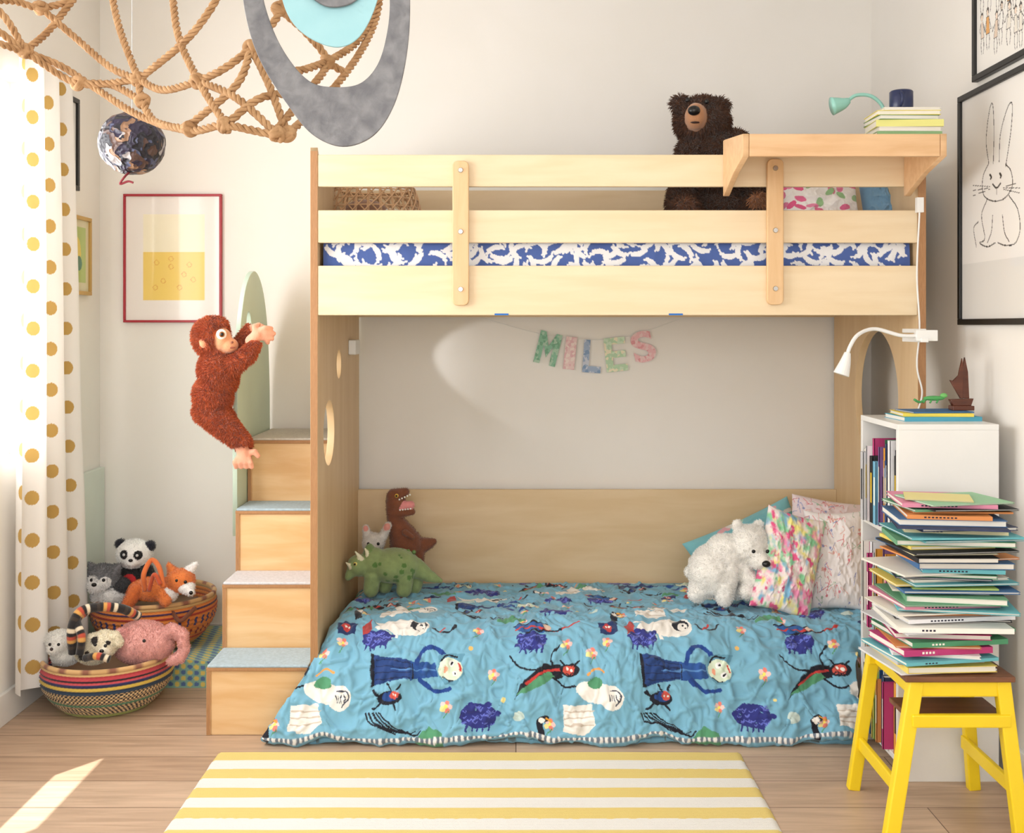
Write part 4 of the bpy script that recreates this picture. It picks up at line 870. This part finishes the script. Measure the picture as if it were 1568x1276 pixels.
plate('sail_main',[fs([(0.004,0.035),(0.004,0.13),(0.012,0.168),(0.022,0.12),(0.026,0.035)])],0.012,lambda u,v,w:(u,Ds+0.005+w,v),M_dw,g)
# ---------------------------------------------------------------- LAMPS
g=group('white_clip_lamp');b=MB();D=3.62
b.tube(catmull([W(1412,514,D),W(1380,514,D),W(1340,504,D),W(1315,512,D-0.02),W(1302,530,D-0.03),W(1296,548,D-0.03)],8),0.0065,(240,240,238),10)
hd=catmull([W(1298,540,D-0.03),W(1294,556,D-0.03),W(1288,574,D-0.03)],6);b.tube(hd,np.linspace(0.010,0.026,len(hd)),(240,240,238),20)
p=W(1413,514,D);b.box(p[0]-0.025,p[0]+0.045,D-0.012,D+0.012,p[2]-0.018,p[2]+0.018,(240,240,238));b.box(p[0]-0.012,p[0]+0.012,D-0.02,D+0.16,p[2]-0.022,p[2]-0.008,(240,240,238));b.box(p[0]-0.012,p[0]+0.012,D+0.0,D+0.16,p[2]+0.008,p[2]+0.022,(240,240,238))
b.build('lamp_body',M_white,g,bevel=0.002)
b=MB();D=3.74;b.tube(catmull([W(1408,325,D),W(1404,420,D),W(1408,500,D),W(1404,560,D),W(1412,600,D),W(1406,628,D)],10),0.003,(240,240,240),6);p=W(1408,312,D);b.box(p[0]-0.011,p[0]+0.011,D-0.01,D+0.01,p[2]-0.03,p[2]+0.02,(240,240,240));b.build('power_cable',M_white,g)
g=group('teal_desk_lamp');b=MB();D=3.64;TL_=(146,204,192)
b.tube(catmull([W(1330,222,D),W(1350,190,D),W(1352,165,D),W(1335,148,D),W(1312,146,D),W(1296,156,D)],8),0.006,TL_,10)
hd=catmull([W(1300,154,D),W(1290,159,D),W(1274,163,D)],6);b.tube(hd,np.linspace(0.010,0.030,len(hd)),TL_,20);p=W(1330,0,D);b.lathe((p[0],D,2.0),[(0.001,0.012),(0.045,0.010),(0.05,0)],TL_);b.build('lamp_body',M_vcg,g,True)
b=MB();z=2.0005;rb=random.Random(3);D=3.58
for w,t,cl in ((0.205,0.016,(140,180,130)),(0.20,0.014,(236,234,224)),(0.21,0.022,(228,226,140)),(0.19,0.014,(120,160,120)),(0.2,0.014,(240,226,110)),(0.18,0.009,(240,236,225))):
    book(b,(W(1382,0,D)[0]+rb.uniform(-.006,.006),D,z),w,0.15,t,rb.uniform(-.06,.06),cl,spine='-y' if t>0.015 else 'n');z+=t+0.0006
b.build('books_on_desk_shelf',M_vc)
b=MB();p=W(1380,144,D);b.lathe((p[0],D,z),[(0.001,0),(0.033,0),(0.037,0.01),(0.037,0.062),(0.033,0.066),(0.030,0.062),(0.030,0.01),(0.001,0.008)],(34,44,82));a=np.linspace(-1.3,1.3,16)
b.tube(np.stack([p[0]-0.014-0.0*a,D-0.030-0.022*np.cos(a),z+0.034+0.022*np.sin(a)],1),0.005,(34,44,82),8);b.build('navy_mug',M_vcg,None,True)
# ---------------------------------------------------------------- LIGHTS
def area(name,loc,rot,sx,sy_,pw,c=(1,1,1)):
    l=bpy.data.lights.new(name,'AREA');l.shape='RECTANGLE';l.size=sx;l.size_y=sy_;l.energy=pw;l.color=c
    o=bpy.data.objects.new(name,l);o.location=loc;o.rotation_euler=[math.radians(v) for v in rot];col.objects.link(o);return o
area('window_light_1',(XL-0.03,3.62,1.62),(0,-90,0),1.34,0.93,25,(1,0.985,0.96))
area('added_fill_2',(XL-0.03,2.27,1.75),(0,-90,0),1.05,1.3,33,(1,0.985,0.96))  # area lamp added at the unseen second window
area('added_fill_3',(-0.1,YF+0.02,1.65),(90,0,0),2.35,1.6,45,(1,0.985,0.965))  # area lamp added behind the camera to brighten the room
l=bpy.data.lights.new('added_wedge_spot','SPOT');l.energy=3.2;l.spot_size=math.radians(44);l.spot_blend=0.35;l.shadow_soft_size=0.01;l.color=(0.96,0.97,1)  # invented spot, added to throw the soft wedge of reflected sun on the wall
o=bpy.data.objects.new('added_wedge_spot',l);o.location=(-0.63,4.60,1.335);o.rotation_euler=(Vector((0.02,4.83,1.215))-Vector((-0.63,4.60,1.335))).to_track_quat('-Z','Y').to_euler();col.objects.link(o)
l=bpy.data.lights.new('sun','SUN');l.energy=9;l.angle=0.009;l.color=(1,0.98,0.95);o=bpy.data.objects.new('sun',l);o.rotation_euler=Vector((0.4,0.55,-1)).to_track_quat('-Z','Y').to_euler();o.location=(-3,-2,4);col.objects.link(o)
w=bpy.data.worlds.new('sky');bpy.context.scene.world=w;w.use_nodes=True;w.node_tree.nodes['Background'].inputs[0].default_value=(0.85,0.92,1,1);w.node_tree.nodes['Background'].inputs[1].default_value=1.5
# ---------------------------------------------------------------- CAMERA
cam=bpy.data.cameras.new('camera');cam.lens=F/1568*36;cam.sensor_width=36;cam.shift_x=-6/1568;cam.shift_y=-138/1568
o=bpy.data.objects.new('camera',cam);o.location=(0,0,H);o.rotation_euler=(math.radians(90),0,0);col.objects.link(o);bpy.context.scene.camera=o
bpy.context.scene.view_settings.view_transform='Standard'
